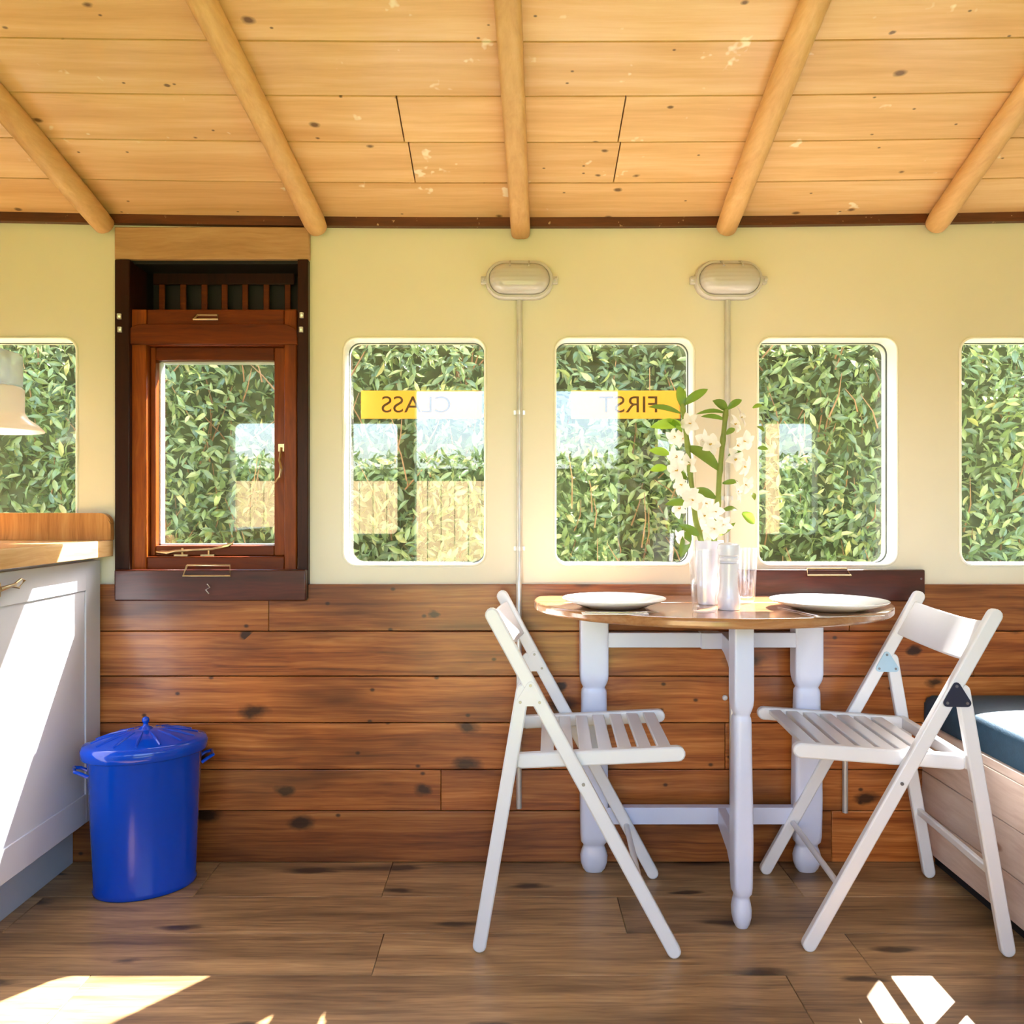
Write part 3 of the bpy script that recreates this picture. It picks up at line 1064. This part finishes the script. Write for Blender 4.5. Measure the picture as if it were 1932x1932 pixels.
def cush(u, v, top):
    e = min(u, 1 - u) * (x1 - x0)
    f_ = min(v, 1 - v) * (y1 - y0)
    dd = min(e, f_)
    r = .018
    if dd < r:
        h = math.sqrt(max(0, r * r - (r - dd) ** 2)) / r
    else:
        h = 1
    puff = .014 * (1 - math.exp(-dd / .06))
    return .452 + .020 * h + puff if top else .3985


us = [0, .008, .02, .04, .08, .15, .3, .5, .7, .85, .92, .96, .98, .992, 1]
vs_ = [0, .003, .008, .015, .03, .06, .1, .2, .3, .4, .5, .6, .7, .8, .9, .94, .97, .985, .992, .997, 1]
vv, ff = [], []
for v in vs_:
    for u in us:
        vv.append((x0 + u * (x1 - x0), y0 + v * (y1 - y0), cush(u, v, True)))
nu = len(us)
for j in range(len(vs_) - 1):
    for i in range(nu - 1):
        a = j * nu + i
        ff.append((a, a + 1, a + nu + 1, a + nu))
cu.add(vv, ff)
per = [i for i in range(nu)] + [j * nu + nu - 1 for j in range(1, len(vs_))] + [(len(vs_) - 1) * nu + i for i in range(nu - 2, -1, -1)] + [j * nu for j in range(len(vs_) - 2, 0, -1)]
b0 = len(cu.v)
low = [Vector((cu.v[i].x, cu.v[i].y, .3985)) for i in per]
cu.v += low
npn = len(per)
for i in range(npn):
    cu.f.append((per[i], b0 + i, b0 + (i + 1) % npn, per[(i + 1) % npn])); cu.s.append(0.)
cu.f.append(tuple(b0 + i for i in range(npn))); cu.s.append(0.)
tag(cu.build('seat_cushion', M['navy'], angle=70, origin='base'), 'navy blue seat cushion lying on the storage bench', 'cushion')

# ------------------------------------------------------------------ folding chairs
def chair(name, label, loc, rz, pm_near, pm_far, near):
    t = thing(name, label, 'chair', loc, 'white wooden folding chairs at the table', rz)
    W = M['white']
    foot, top = Vector((.214, 0, 0)), Vector((-.206, 0, .772))
    rfoot, rtop = Vector((-.229, 0, 0)), Vector((-.1265, 0, .605))
    for s in (-1, 1):
        y = Vector((0, .197 * s, 0))
        dn = (top - foot).normalized()
        m = MB(); m.stadium(foot + y + Vector((0, 0, .001)), top + y, .031, (0, 1, 0), .021)
        m.build('front_leg', W, t, .0035, world=False)
        m = MB(); m.stadium(rfoot + y + Vector((0, 0, .001)), rtop + y, .031, (0, 1, 0), .0195)
        m.build('rear_leg', W, t, .0035, world=False)
        m = MB(); m.stadium((-.150, .170 * s, .423), (.236, .170 * s, .446), .034, (0, 1, 0), .022)
        m.build('seat_rail', W, t, .004, world=False)
        # triangular hinge plate
        yo = (.197 + .0112) * near if s == near else (.197 - .0112) * s
        so = near
        cpt = Vector((-.113, yo, .578))
        tri = [Vector((.002, 0, .034)), Vector((-.030, 0, -.018)), Vector((.030, 0, -.018))]
        pts = []
        for i in range(3):
            v = tri[i]
            nx_, pv = tri[(i + 1) % 3], tri[i - 1]
            c_ = v * .72
            a0 = math.atan2((v - pv).z, (v - pv).x) - pi / 2 + pi * 0
            base = math.atan2(v.z, v.x)
            for j in range(-2, 3):
                a = base + j * radians(28)
                pts.append(cpt + c_ + Vector((cos(a), 0, sin(a))) * .0085)
        m = MB(); m.prism(pts, (0, .0022 * so, 0))
        hp = m.build('hinge_plate', pm_near if s == near else pm_far, t, world=False)
        for v in tri:
            c_ = cpt + v * .72
            m = MB()
            m.tube([c_ + Vector((0, .0018 * so, 0)), c_ + Vector((0, .0036 * so, 0))], .0034, 8)
            m.build('screw', M['screw'], hp, world=False)
        m = MB()
        pv = Vector((.006, (.197 + .0106) * s, .383))
        m.tube([pv, pv + Vector((0, .0022 * s, 0))], .004, 8)
        m.build('pivot_bolt', M['screw'], t, world=False)
    for i in range(7):
        cx = -.075 + i * .0445
        z = .423 + (cx + .15) * (.023 / .386) + .008
        m = MB(); m.box(cx - .0155, cx + .0155, -.160, .160, z - .006, z + .005)
        m.build('seat_slat', W, t, .002, world=False)
    # curved back board between the posts
    d = (top - foot).normalized()
    nrm = Vector((d.z, 0, -d.x))            # forward of the posts
    m = MB()
    n_ = 12
    a0, a1 = .735, .868                    # along the post
    L = (top - foot).length
    vs, fs = [], []
    for i in range(n_ + 1):
        y = -.187 + .374 * i / n_
        bow = -.030 * (1 - (y / .187) ** 2)
        for (al, th) in ((.985 * L - .118, -.006), (.985 * L - .018, -.006), (.985 * L - .018, .006), (.985 * L - .118, .006)):
            p = foot + d * al + nrm * (bow + th) + Vector((0, y, 0))
            vs.append(p)
    for i in range(n_):
        for j in range(4):
            a, b = i * 4 + j, i * 4 + (j + 1) % 4
            fs.append((a, b, b + 4, a + 4))
    fs.append((3, 2, 1, 0)); fs.append((n_ * 4, n_ * 4 + 1, n_ * 4 + 2, n_ * 4 + 3))
    m.add(vs, fs)
    m.build('backrest', W, t, .003, world=False)
    m = MB()
    p = foot + (top - foot) * .185
    m.tube([p + Vector((0, -.188, 0)), p + Vector((0, .188, 0))], .0075, 12)
    m.build('front_stretcher', W, t, world=False)
    m = MB()
    p = rfoot + (rtop - rfoot) * .30
    m.bar(p + Vector((0, -.188, 0)), p + Vector((0, .188, 0)), .013, .018, (1, 0, 0))
    m.build('rear_stretcher', W, t, .003, world=False)
    m = MB()
    m.bar((-.150, -.188, .425), (-.150, .188, .425), .018, .028, (1, 0, 0))
    m.build('seat_crossbar', W, t, .003, world=False)
    return t


chair('folding_chair', 'white slatted wooden folding chair with white hinge plates, left of the table', (.163, 2.055, 0), radians(-2.8), M['white'], M['white'], -1)
chair('folding_chair', 'white slatted wooden folding chair with a dark triangular hinge plate, by the bench', (.888, 2.06, 0), radians(176.7), M['hinge'], M['hinge_pale'], 1)

# ------------------------------------------------------------------ gateleg table
TZ = .755
tc_ = Vector((.52, 2.2, 0))
ta = thing('gateleg_table', 'oval gateleg table with oak top and white painted legs', 'table', (.52, 2.15, 0))
TA, TB = .462, .382
ysplit = 2.135


def top_piece(ylo, yhi, nm, seed):
    pts = []
    N_ = 96
    for i in range(N_):
        a = 2 * pi * i / N_
        x, y = tc_.x + TA * cos(a), tc_.y + TB * sin(a)
        pts.append((x, y))
    # clip to the strip
    def clip(poly, yy, keep_below):
        out = []
        for i in range(len(poly)):
            p, q_ = poly[i], poly[(i + 1) % len(poly)]
            ip = (p[1] <= yy) if keep_below else (p[1] >= yy)
            iq = (q_[1] <= yy) if keep_below else (q_[1] >= yy)
            if ip:
                out.append(p)
            if ip != iq:
                t_ = (yy - p[1]) / (q_[1] - p[1])
                out.append((p[0] + t_ * (q_[0] - p[0]), yy))
        return out
    poly = clip(clip(pts, yhi, True), ylo, False)
    m = MB(); m.seed = seed
    m.prism([(p[0], p[1], TZ - .0235) for p in poly], (0, 0, .0235))
    return m.build(nm, M['oak_top'], ta, .007, seg=3)


top_piece(ysplit + .0006, 2.316, 'fixed_top', 1.4)
top_piece(1.0, ysplit - .0006, 'drop_leaf', 2.9)


def leg(cx, cy, hx, hy, nm, zt_=TZ - .0236):
    S_ = 8.
    z = lambda v: v
    hgt = zt_
    sec = [(0.0005, .60, .60, 2.4), (.010, .80, .8, 2.4), (.026, .94, .94, 2.5), (.044, .97, .97, 2.6), (.058, .88, .88, 2.6), (.068, .77, .77, 2.8), (.073, .74, .74, 2.8), (.078, .80, .80, 3.),
           (.084, .93, .93, 3.5), (.10, .96, .96, 5.), (.20, 1., 1., 6.), (.30, .98, .98, 5.), (.40, .93, .93, 4.), (.465, .91, .91, 3.5), (.490, .91, .91, 3.), (.499, .88, .88, 3.), (.503, .80, .80, 3.),
           (.507, .78, .78, 3.), (.512, .86, .86, 3.), (.520, .95, .95, 3.5), (.530, .99, .99, 6.), (.545, 1., 1., S_ * 1.5), (hgt, 1., 1., S_ * 1.5)]
    m = MB()
    m.sup([(a, hx * b, hy * c, e) for (a, b, c, e) in sec], (cx, cy, 0), 40)
    return m.build(nm, M['table_white'], ta, angle=40)


lx0, lx1 = (X(1095, 2.262) + X(1149, 2.262)) / 2, (X(1501, 2.262) + X(1554, 2.262)) / 2
LD = 2.285
leg(lx0, LD, .0385, .026, 'leg')
leg(lx1, LD, .0385, .026, 'leg')
GX, GY = .548, 1.985
leg(GX, GY, .0235, .030, 'gate_leg')
m = MB(); m.box(lx0 + .03, lx1 - .03, 2.262, 2.286, Z(1222, 2.262), Z(1194, 2.262))
m.build('top_rail', M['table_white'], ta, .002)
m = MB(); m.box(lx0 + .03, lx1 - .03, 2.262, 2.290, Z(1556, 2.262), Z(1524, 2.262))
m.build('bottom_rail', M['table_white'], ta, .002)
# gate: hinged block, curved top rail and bottom rail
m = MB(); m.box(X(1323, 2.25), X(1362, 2.25), 2.242, 2.290, Z(1224, 2.25) , Z(1194, 2.25))
m.build('hinge_block', M['table_white'], ta, .002)
m = MB()
xa = X(1368, 2.25)
zt1, zb1 = Z(1194, 2.25), Z(1224, 2.25)
q = [(2.255, zt1), (2.255, zb1)]
crv = [(2.255, zb1), (2.20, zb1 - .004), (2.13, zb1 - .02), (2.07, zb1 - .05), (2.035, zb1 - .10), (2.018, zb1 - .17)]
outl = [(2.26, zt1)] + crv + [(2.0, zb1 - .17), (2.0, zt1)]
sh = lambda y: GX + (xa - GX) * (y - GY) / (2.255 - GY)
pts = [(sh(p[0]) - .010, p[0], p[1]) for p in outl]
m.prism(pts, (.020, 0, 0))
m.build('gate_top_rail', M['table_white'], ta, .002)
m = MB()
zt2, zb2 = Z(1524, 2.262), Z(1556, 2.262)
outl = [(2.262, zt2), (2.262, zb2), (2.12, zb2 - .012), (2.05, zb2 - .045), (2.012, zb2 - .1), (2.0, zb2 - .1), (2.0, zt2)]
xa = X(1362, 2.262)
sh2 = lambda y: GX + (xa - GX) * (y - GY) / (2.262 - GY)
pts = [(sh2(p[0]) - .011, p[0], p[1]) for p in outl]
m.prism(pts, (.022, 0, 0))
m.build('gate_bottom_rail', M['table_white'], ta, .002)

# ------------------------------------------------------------------ on the table
def plate(cx, cy, r, label):
    m = MB()
    k_ = r / .13
    prof = [(.0, .006), (.070, .0055), (.082, .008), (.100, .015), (.124, .0205), (.130, .0225), (.1305, .0215), (.126, .0175), (.100, .009), (.080, .001), (.060, .0), (.0, .0005)]
    m.lathe([(a * k_, b) for a, b in prof][::-1], (cx, cy, TZ + .0005), 56, cap0=False, cap1=False)
    return tag(m.build('dinner_plate', M['china'], angle=60, origin='base'), label, 'plate', 'white dinner plates on the table')


plate(X(1158, 2.045), 2.045, .127, 'white dinner plate on the left half of the table')
plate(X(1563, 2.0), 2.0, .136, 'white dinner plate on the right half of the table')


def knife(p0, p1, label):
    p0, p1 = Vector(p0), Vector(p1)
    d = (p1 - p0).normalized()
    s = Vector((0, 0, 1)).cross(d)
    L_ = (p1 - p0).length
    m = MB()
    out = [(0, -.004), (.0, .004), (.09, .005), (.10, .0075), (.17, .0085), (L_ - .008, .006), (L_, -.003), (.10, -.004), (.09, -.005)]
    m.prism([p0 + d * a + s * b for a, b in out], (0, 0, .0022))
    return tag(m.build('knife', M['cutlery'], bevel=.0008, origin='base'), label, 'knife', 'steel cutlery on the table')


def fork(p0, p1, label):
    p0, p1 = Vector(p0), Vector(p1)
    d = (p1 - p0).normalized()
    s = Vector((0, 0, 1)).cross(d)
    L_ = (p1 - p0).length
    m = MB()
    out = [(0, -.005), (0, .005), (.06, .003), (.12, .0025), (.135, .010), (.150, .011), (.150, -.011), (.135, -.010), (.12, -.0025), (.06, -.003)]
    m.prism([p0 + d * a + s * b for a, b in out], (0, 0, .002))
    for b in (-.009, -.003, .003, .009):
        m.prism([p0 + d * .148 + s * (b - .0016), p0 + d * .148 + s * (b + .0016), p0 + d * L_ + s * (b + .001), p0 + d * L_ + s * (b - .001)], (0, 0, .002))
    return tag(m.build('fork', M['cutlery'], bevel=.0006, origin='base'), label, 'fork', 'steel cutlery on the table')


tz = TZ + .0035
nap = MB(); nap.box(X(1098, 1.905), X(1222, 1.905), 1.888, 1.918, TZ + .0004, TZ + .0028)
tag(nap.build('napkin', M['napkin'], bevel=.0008, origin='base'), 'folded white napkin in front of the left plate', 'napkin')
knife((X(1104, 1.9), 1.902, tz), (X(1214, 1.9), 1.897, tz), 'steel knife lying on the napkin before the left plate')
fork((X(1668, 1.862), 1.862, TZ + .0005), (X(1536, 1.845), 1.845, TZ + .0005), 'steel fork lying in front of the right plate')
knife((X(1545, 1.86), 1.862, TZ + .0005), (X(1497, 1.96), 1.985, TZ + .0005), 'steel knife lying slanted left of the right plate')


def tumbler(cx, cy, rb, rt, h, label, ridges):
    m = MB()
    th = .0024
    outp = [(rb * .86, 0), (rb, .003), (rb + (rt - rb) * .15, h * .15)]
    for i in range(2, 14):
        f_ = i / 13
        r = rb + (rt - rb) * f_ + (.0007 if (ridges and i % 2 and f_ < .75) else 0)
        outp.append((r, h * f_))
    inn = [(rt - th, h), (rb + (rt - rb) * .5 - th, h * .5), (rb - th, .014), (rb * .6, .010), (.001, .010)]
    m.lathe(outp + inn, (cx, cy, TZ + .0006), 40, cap0=True, cap1=True)
    return tag(m.build('tumbler', M['tumbler'], angle=60, origin='base'), label, 'glass', 'drinking glasses on the table')


tumbler(X(1329, 1.94), 1.94, .027, .037, .145, 'tall clear tumbler standing in front of the white vase', True)
tumbler(X(1406, 2.157), 2.157, .024, .031, .138, 'clear tumbler at the right, behind the pepper mill', False)

m = MB()
vx, vy = X(1338, 2.10), 2.10
m.lathe([(.026, 0), (.029, .003), (.031, .05), (.034, .12), (.036, .156), (.036, .160), (.033, .160), (.031, .12), (.028, .03), (.001, .028)], (vx, vy, TZ + .0005), 36)
tag(m.build('vase', M['ceramic'], angle=50, origin='base'), 'white tapered vase holding the orchid, behind the front tumbler', 'vase')
mill = thing('pepper_mill', 'lilac-white waisted pepper mill beside the vase', 'mill', (X(1375, 1.99), 1.99, TZ + .0005))
m = MB()
R_ = .0265
m.lathe([(R_ * .96, 0), (R_, .002), (R_, .028), (R_ * .97, .031), (R_ * .93, .036), (R_ * .84, .05), (R_ * .80, .07), (R_ * .84, .09), (R_ * .90, .110)], mill.location, 36)
m.build('mill_body', M['ceramic'], mill, angle=40)
m = MB()
m.lathe([(R_ * .90, .111), (R_ * .78, .114), (R_ * .92, .118), (R_ * .92, .123), (R_ * .8, .126), (R_ * .97, .130), (R_ * 1.02, .146), (R_ * .95, .155), (R_ * .6, .159), (.001, .160)], mill.location, 36)
m.build('mill_head', M['ceramic'], mill, angle=40)

# orchid
OD = 2.09
orc = thing('orchid', 'white flowering orchid with two upright leafy canes, standing in the vase', 'plant', (vx, vy, TZ + .03))


def cane(pts, nm):
    pp = [P(a, b, c) for a, b, c in pts]
    full = []
    for i in range(len(pp) - 1):
        for t_ in range(5):
            full.append(pp[i].lerp(pp[i + 1], t_ / 5))
    full.append(pp[-1])
    rr = [.0076 + (.0016 if i % 4 == 0 else 0) - .0018 * i / len(full) for i in range(len(full))]
    MB().tube(full, rr, 10).build(nm, M['cane'], orc, angle=60)


base = P(1338, 1090, 2.10)
cane([(1337, 1118, 2.10), (1328, 1040, 2.10), (1312, 980, 2.09), (1303, 900, 2.08), (1297, 840, 2.08), (1291, 790, 2.08), (1287, 762, 2.08)], 'cane')
cane([(1341, 1118, 2.10), (1346, 1030, 2.10), (1353, 980, 2.09), (1357, 900, 2.08), (1364, 830, 2.075), (1370, 772, 2.07)], 'cane')


def leafmesh(p0, p1, w, up, seed, droop=.15):
    """single blade from p0 to p1, folded along its midrib"""
    p0, p1 = Vector(p0), Vector(p1)
    d = p1 - p0
    L_ = d.length
    d.normalize()
    u = Vector(up)
    u = (u - d * u.dot(d)).normalized()
    s = d.cross(u)
    m = MB(); m.seed = seed
    N_ = 7
    vs, fs = [], []
    for i in range(N_ + 1):
        t_ = i / N_
        ww = w * (sin(pi * min(1, t_ * .94 + .06)) ** .75) * (1 if t_ < 1 else 0)
        c = p0 + d * L_ * t_ + u * (L_ * droop * sin(pi * t_))
        vs += [c + s * ww * .5 + u * ww * .18, c, c - s * ww * .5 + u * ww * .18]
    for i in range(N_):
        a = i * 3
        fs += [(a, a + 1, a + 4, a + 3), (a + 1, a + 2, a + 5, a + 4)]
    m.add(vs, fs)
    return m


# leaves: base pixel, tip pixel, width px, tone (lit or shaded look put into the colour)
lv = [((1287, 768), (1281, 728), 17, .6), ((1288, 764), (1336, 734), 15, .6), ((1284, 780), (1222, 768), 11, .35), ((1286, 800), (1226, 806), 19, 1.0), ((1287, 815), (1252, 790), 12, .8),
      ((1292, 845), (1290, 842), 6, .2), ((1355, 886), (1290, 842), 24, .05), ((1350, 940), (1305, 924), 17, .05), ((1297, 905), (1262, 886), 14, .3), ((1372, 772), (1344, 756), 17, .15),
      ((1373, 772), (1400, 754), 12, .4), ((1369, 780), (1312, 782), 9, .45), ((1368, 792), (1322, 786), 9, .5), ((1370, 820), (1386, 808), 10, .3), ((1363, 912), (1392, 908), 9, .2),
      ((1303, 950), (1254, 952), 14, .5), ((1362, 964), (1392, 962), 10, .25), ((1400, 968), (1424, 988), 18, .75), ((1420, 930), (1424, 944), 8, .3), ((1430, 845), (1450, 848), 8, .5),
      ((1358, 1010), (1388, 986), 10, .35), ((1318, 1010), (1280, 990), 14, .4), ((1300, 1000), (1284, 1052), 18, .35), ((1262, 856), (1224, 850), 15, .95), ((1258, 882), (1226, 888), 15, .95),
      ((1420, 770), (1438, 764), 8, .7), ((1428, 805), (1442, 815), 8, .4), ((1374, 860), (1400, 852), 7, .4)]
for i, (a, b, w, sh_) in enumerate(lv):
    dd = OD + random.uniform(-.03, .03)
    de = dd + random.uniform(-.03, .02)
    p0, p1 = P(*a, OD - .012 if i < 17 else dd), P(*b, de)
    if (p1 - p0).length < .012:
        continue
    leafmesh(p0, p1, w * OD / F * 1.15, (random.uniform(-.2, .2), -1, random.uniform(.2, .7)), sh_, random.uniform(.05, .14)).build('leaf', M['orchid_leaf'], orc, angle=80)
# flowers
fl_px = [(1272, 822), (1290, 826), (1305, 800), (1280, 860), (1300, 872), (1276, 885), (1290, 912), (1302, 930), (1284, 958), (1308, 945), (1330, 845), (1342, 836), (1322, 830),
         (1386, 800), (1396, 790), (1392, 838), (1404, 830), (1384, 870), (1400, 880), (1404, 915), (1390, 925), (1330, 975), (1345, 1000), (1322, 1000), (1366, 990), (1290, 1015), (1332, 950), (1352, 965)]


def flower(c, r, face, seed):
    face = Vector(face).normalized()
    a = face.cross(Vector((.2, .3, 1))).normalized()
    b = face.cross(a)
    m = MB(); m.seed = seed
    rot_ = random.uniform(0, 6.28)
    for q_ in range(5):
        t_ = rot_ + 2 * pi * q_ / 5
        dr = a * cos(t_) + b * sin(t_)
        w = r * (.8 if q_ % 2 else .62)
        lm = leafmesh(c, c + dr * r + face * r * .12, w, face, seed, .12)
        m.add(lm.v, lm.f)
    lp = leafmesh(c + face * r * .1, c + face * r * .45 - b * r * .35, r * .55, face + Vector((0, 0, .5)), seed, .3)
    m.add(lp.v, lp.f)
    fo = m.build('flower', M['petal'], orc, angle=80)
    t2 = MB(); t2.tube([c + face * r * .05, c + face * r * .28], [r * .1, r * .05], 8)
    t2.build('flower_throat', M['throat'], fo)


for i, (a, b) in enumerate(fl_px):
    c = P(a + random.uniform(-3, 3), b + random.uniform(-3, 3), OD + random.uniform(-.045, .035))
    side = -1 if a < 1320 else (1 if a > 1375 else random.choice((-.4, .4)))
    flower(c, random.uniform(.025, .034), (side * random.uniform(.2, 1.), -random.uniform(.3, 1.), random.uniform(-.5, .4)), random.random())

# ------------------------------------------------------------------ outdoors
def hedge(x0, x1, d0, d1, z0, z1, count, label, big=1., face=-1):
    rng = np.random.default_rng(11)
    root = thing('hedge', label, 'hedge', ((x0 + x1) / 2, (d0 + d1) / 2, z0))
    off = np.array(root.location)
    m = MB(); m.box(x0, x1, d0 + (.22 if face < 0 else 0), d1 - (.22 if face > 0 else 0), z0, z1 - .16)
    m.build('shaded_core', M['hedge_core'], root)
    n = count
    xs = rng.uniform(x0, x1, n)
    depth = np.abs(rng.normal(0, .11, n))
    bump = .05 * np.sin(xs * 5.1) + .04 * np.sin(xs * 11.3 + 1)
    zs_ = rng.uniform(z0 + .9, z1, n)
    bump += .05 * np.sin(zs_ * 7.3 + xs * 3)
    ys = (d0 + depth + bump + .04) if face < 0 else (d1 - depth - bump)
    topm = rng.random(n) < .12
    zs_[topm] = z1 - np.abs(rng.normal(0, .05, topm.sum()))
    ys[topm] = rng.uniform(d0, d1, topm.sum())
    L = rng.uniform(.038, .072, n) * big
    Wd = L * rng.uniform(.28, .42, n)
    # blade direction: mostly up and out to the sides, some drooping
    dirs = np.stack([rng.normal(0, .8, n), rng.normal(.30 * face, .5, n), rng.normal(.2, .8, n)], 1)
    dirs /= np.linalg.norm(dirs, axis=1)[:, None]
    nr = np.stack([rng.normal(0, .6, n), rng.normal(.8 * face, .5, n), rng.normal(.55, .5, n)], 1)
    nr -= dirs * (nr * dirs).sum(1)[:, None]
    nr /= np.linalg.norm(nr, axis=1)[:, None]
    sd_ = np.cross(dirs, nr)
    P0 = np.stack([xs, ys, zs_], 1)
    ts = [(0, .12), (.3, .85), (.62, .9), (1, .03)]
    V = []
    for t_, ww in ts:
        c = P0 + dirs * (L * t_)[:, None] + nr * (L * (.10 * math.sin(pi * t_) - .10 * t_))[:, None]
        for s_ in (-1, 0, 1):
            V.append(c + sd_ * (Wd * ww * .5 * s_)[:, None] + nr * (Wd * .14 * abs(s_))[:, None])
    V = np.stack(V, 1).reshape(-1, 3) - off
    quads = []
    for r_ in range(3):
        for c_ in range(2):
            a = r_ * 3 + c_
            quads.append((a, a + 1, a + 4, a + 3))
    Q = (np.arange(n)[:, None, None] * 12 + np.array(quads)[None]).reshape(-1, 4)
    me = bpy.data.meshes.new('leaves')
    me.from_pydata(V.tolist(), [], Q.tolist())
    sdv = np.clip(rng.normal(.5, .2, n), 0, .92)
    young = rng.random(n) < .05
    sdv[young] = rng.uniform(.9, 1., young.sum())
    at = me.attributes.new('seed', 'FLOAT', 'FACE')
    at.data.foreach_set('value', np.repeat(sdv, 6).astype(np.float32))
    me.polygons.foreach_set('use_smooth', [True] * len(me.polygons))
    me.materials.append(M['hedge_leaf'])
    o = bpy.data.objects.new('leaves', me)
    o['kind'] = 'stuff'
    COL.objects.link(o)
    o.parent = root
    tw = MB()
    for i in range(520 if face < 0 else 0):
        x, z = random.uniform(x0, x1), random.uniform(z0 + .9, z1 - .1)
        p = Vector((x, d0 + random.uniform(.05, .2), z))
        q_ = p + Vector((random.gauss(0, .06), random.uniform(-.08, .02), random.uniform(.08, .26)))
        tw.tube([p, p.lerp(q_, .5) + Vector((.01, -.01, 0)), q_], [.004, .003, .0015], 5)
    if tw.v:
        t_ = tw.build('twigs', M['hedge_twig'], root)
        t_['kind'] = 'stuff'
    return root


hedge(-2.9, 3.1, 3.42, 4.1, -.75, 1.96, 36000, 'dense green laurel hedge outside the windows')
hedge(-9, 9, -9.0, -7.6, -.75, 1.75, 5000, 'far hedge across the grass, seen only mirrored in the panes', 3.2, 1)

g = MB()
g.add([(-30, -40, -.75), (30, -40, -.75), (30, 30, -.75), (-30, 30, -.75)], [(0, 1, 2, 3)])
struct(g.build('ground', M['grass']), 'grass ground outside')
fe = MB()
for i in range(26):
    a = -3.4 + i * .135
    fe.seed = i * .7
    fe.box(a, a + .128, -3.42, -3.40, -.75, 1.26)
fe.box(-3.4, .1, -3.45, -3.42, .9, .98)
tag(fe.build('timber_fence', M['fence'], origin='base'), 'pale timber fence outside, seen only mirrored in the panes', 'fence')

po = MB(); po.box(1.86, 1.96, -1.35, -1.25, -.75, 1.9)
tag(po.build('timber_post', M['fence'], origin='base'), 'pale timber post outside, seen only mirrored in a pane', 'post')

# ------------------------------------------------------------------ light, sky, camera
kx, kz = .83, 1.44
sunv = Vector((kx, 1, kz)).normalized()         # towards the sun
su = bpy.data.lights.new('sun', 'SUN')
su.energy = 17.0
su.angle = radians(.55)
su.color = (1, .97, .92)
so_ = bpy.data.objects.new('sun', su)
COL.objects.link(so_)
so_.rotation_euler = (-sunv).to_track_quat('-Z', 'Y').to_euler()
so_.location = (4, 5, 8)

w = bpy.data.worlds.new('sky')
S.world = w
w.use_nodes = True
nt = w.node_tree
nt.nodes.clear()
sky = nt.nodes.new('ShaderNodeTexSky')
sky.sky_type = 'NISHITA'
sky.sun_disc = False
sky.sun_elevation = math.asin(sunv.z)
sky.sun_rotation = math.atan2(sunv.x, sunv.y)
sky.air_density = 1.0
sky.dust_density = 2.5
sky.ozone_density = 1.0
bg = nt.nodes.new('ShaderNodeBackground')
bg.inputs['Strength'].default_value = .55
ou = nt.nodes.new('ShaderNodeOutputWorld')
nt.links.new(sky.outputs[0], bg.inputs[0])
nt.links.new(bg.outputs[0], ou.inputs[0])

cam = bpy.data.cameras.new('camera')
cam.sensor_width = 36
cam.lens = 36 * F / 1932
cam.shift_y = -9 / 1932
cam.clip_start = .02
co = bpy.data.objects.new('camera', cam)
co.location = (0, 0, EYE)
co.rotation_euler = (pi / 2, 0, 0)
COL.objects.link(co)
S.camera = co

S.view_settings.view_transform = 'Standard'
S.view_settings.look = 'None'
S.view_settings.gamma = 1
S.view_settings.use_curve_mapping = False
S.view_settings.exposure = 1.76
cy = S.cycles
cy.use_adaptive_sampling = True
cy.adaptive_threshold = .09
cy.max_bounces = 7
cy.diffuse_bounces = 4
cy.glossy_bounces = 4
cy.transmission_bounces = 6
cy.transparent_max_bounces = 12
cy.caustics_reflective = False
cy.caustics_refractive = False
cy.use_denoising = True
cy.sample_clamp_indirect = 8
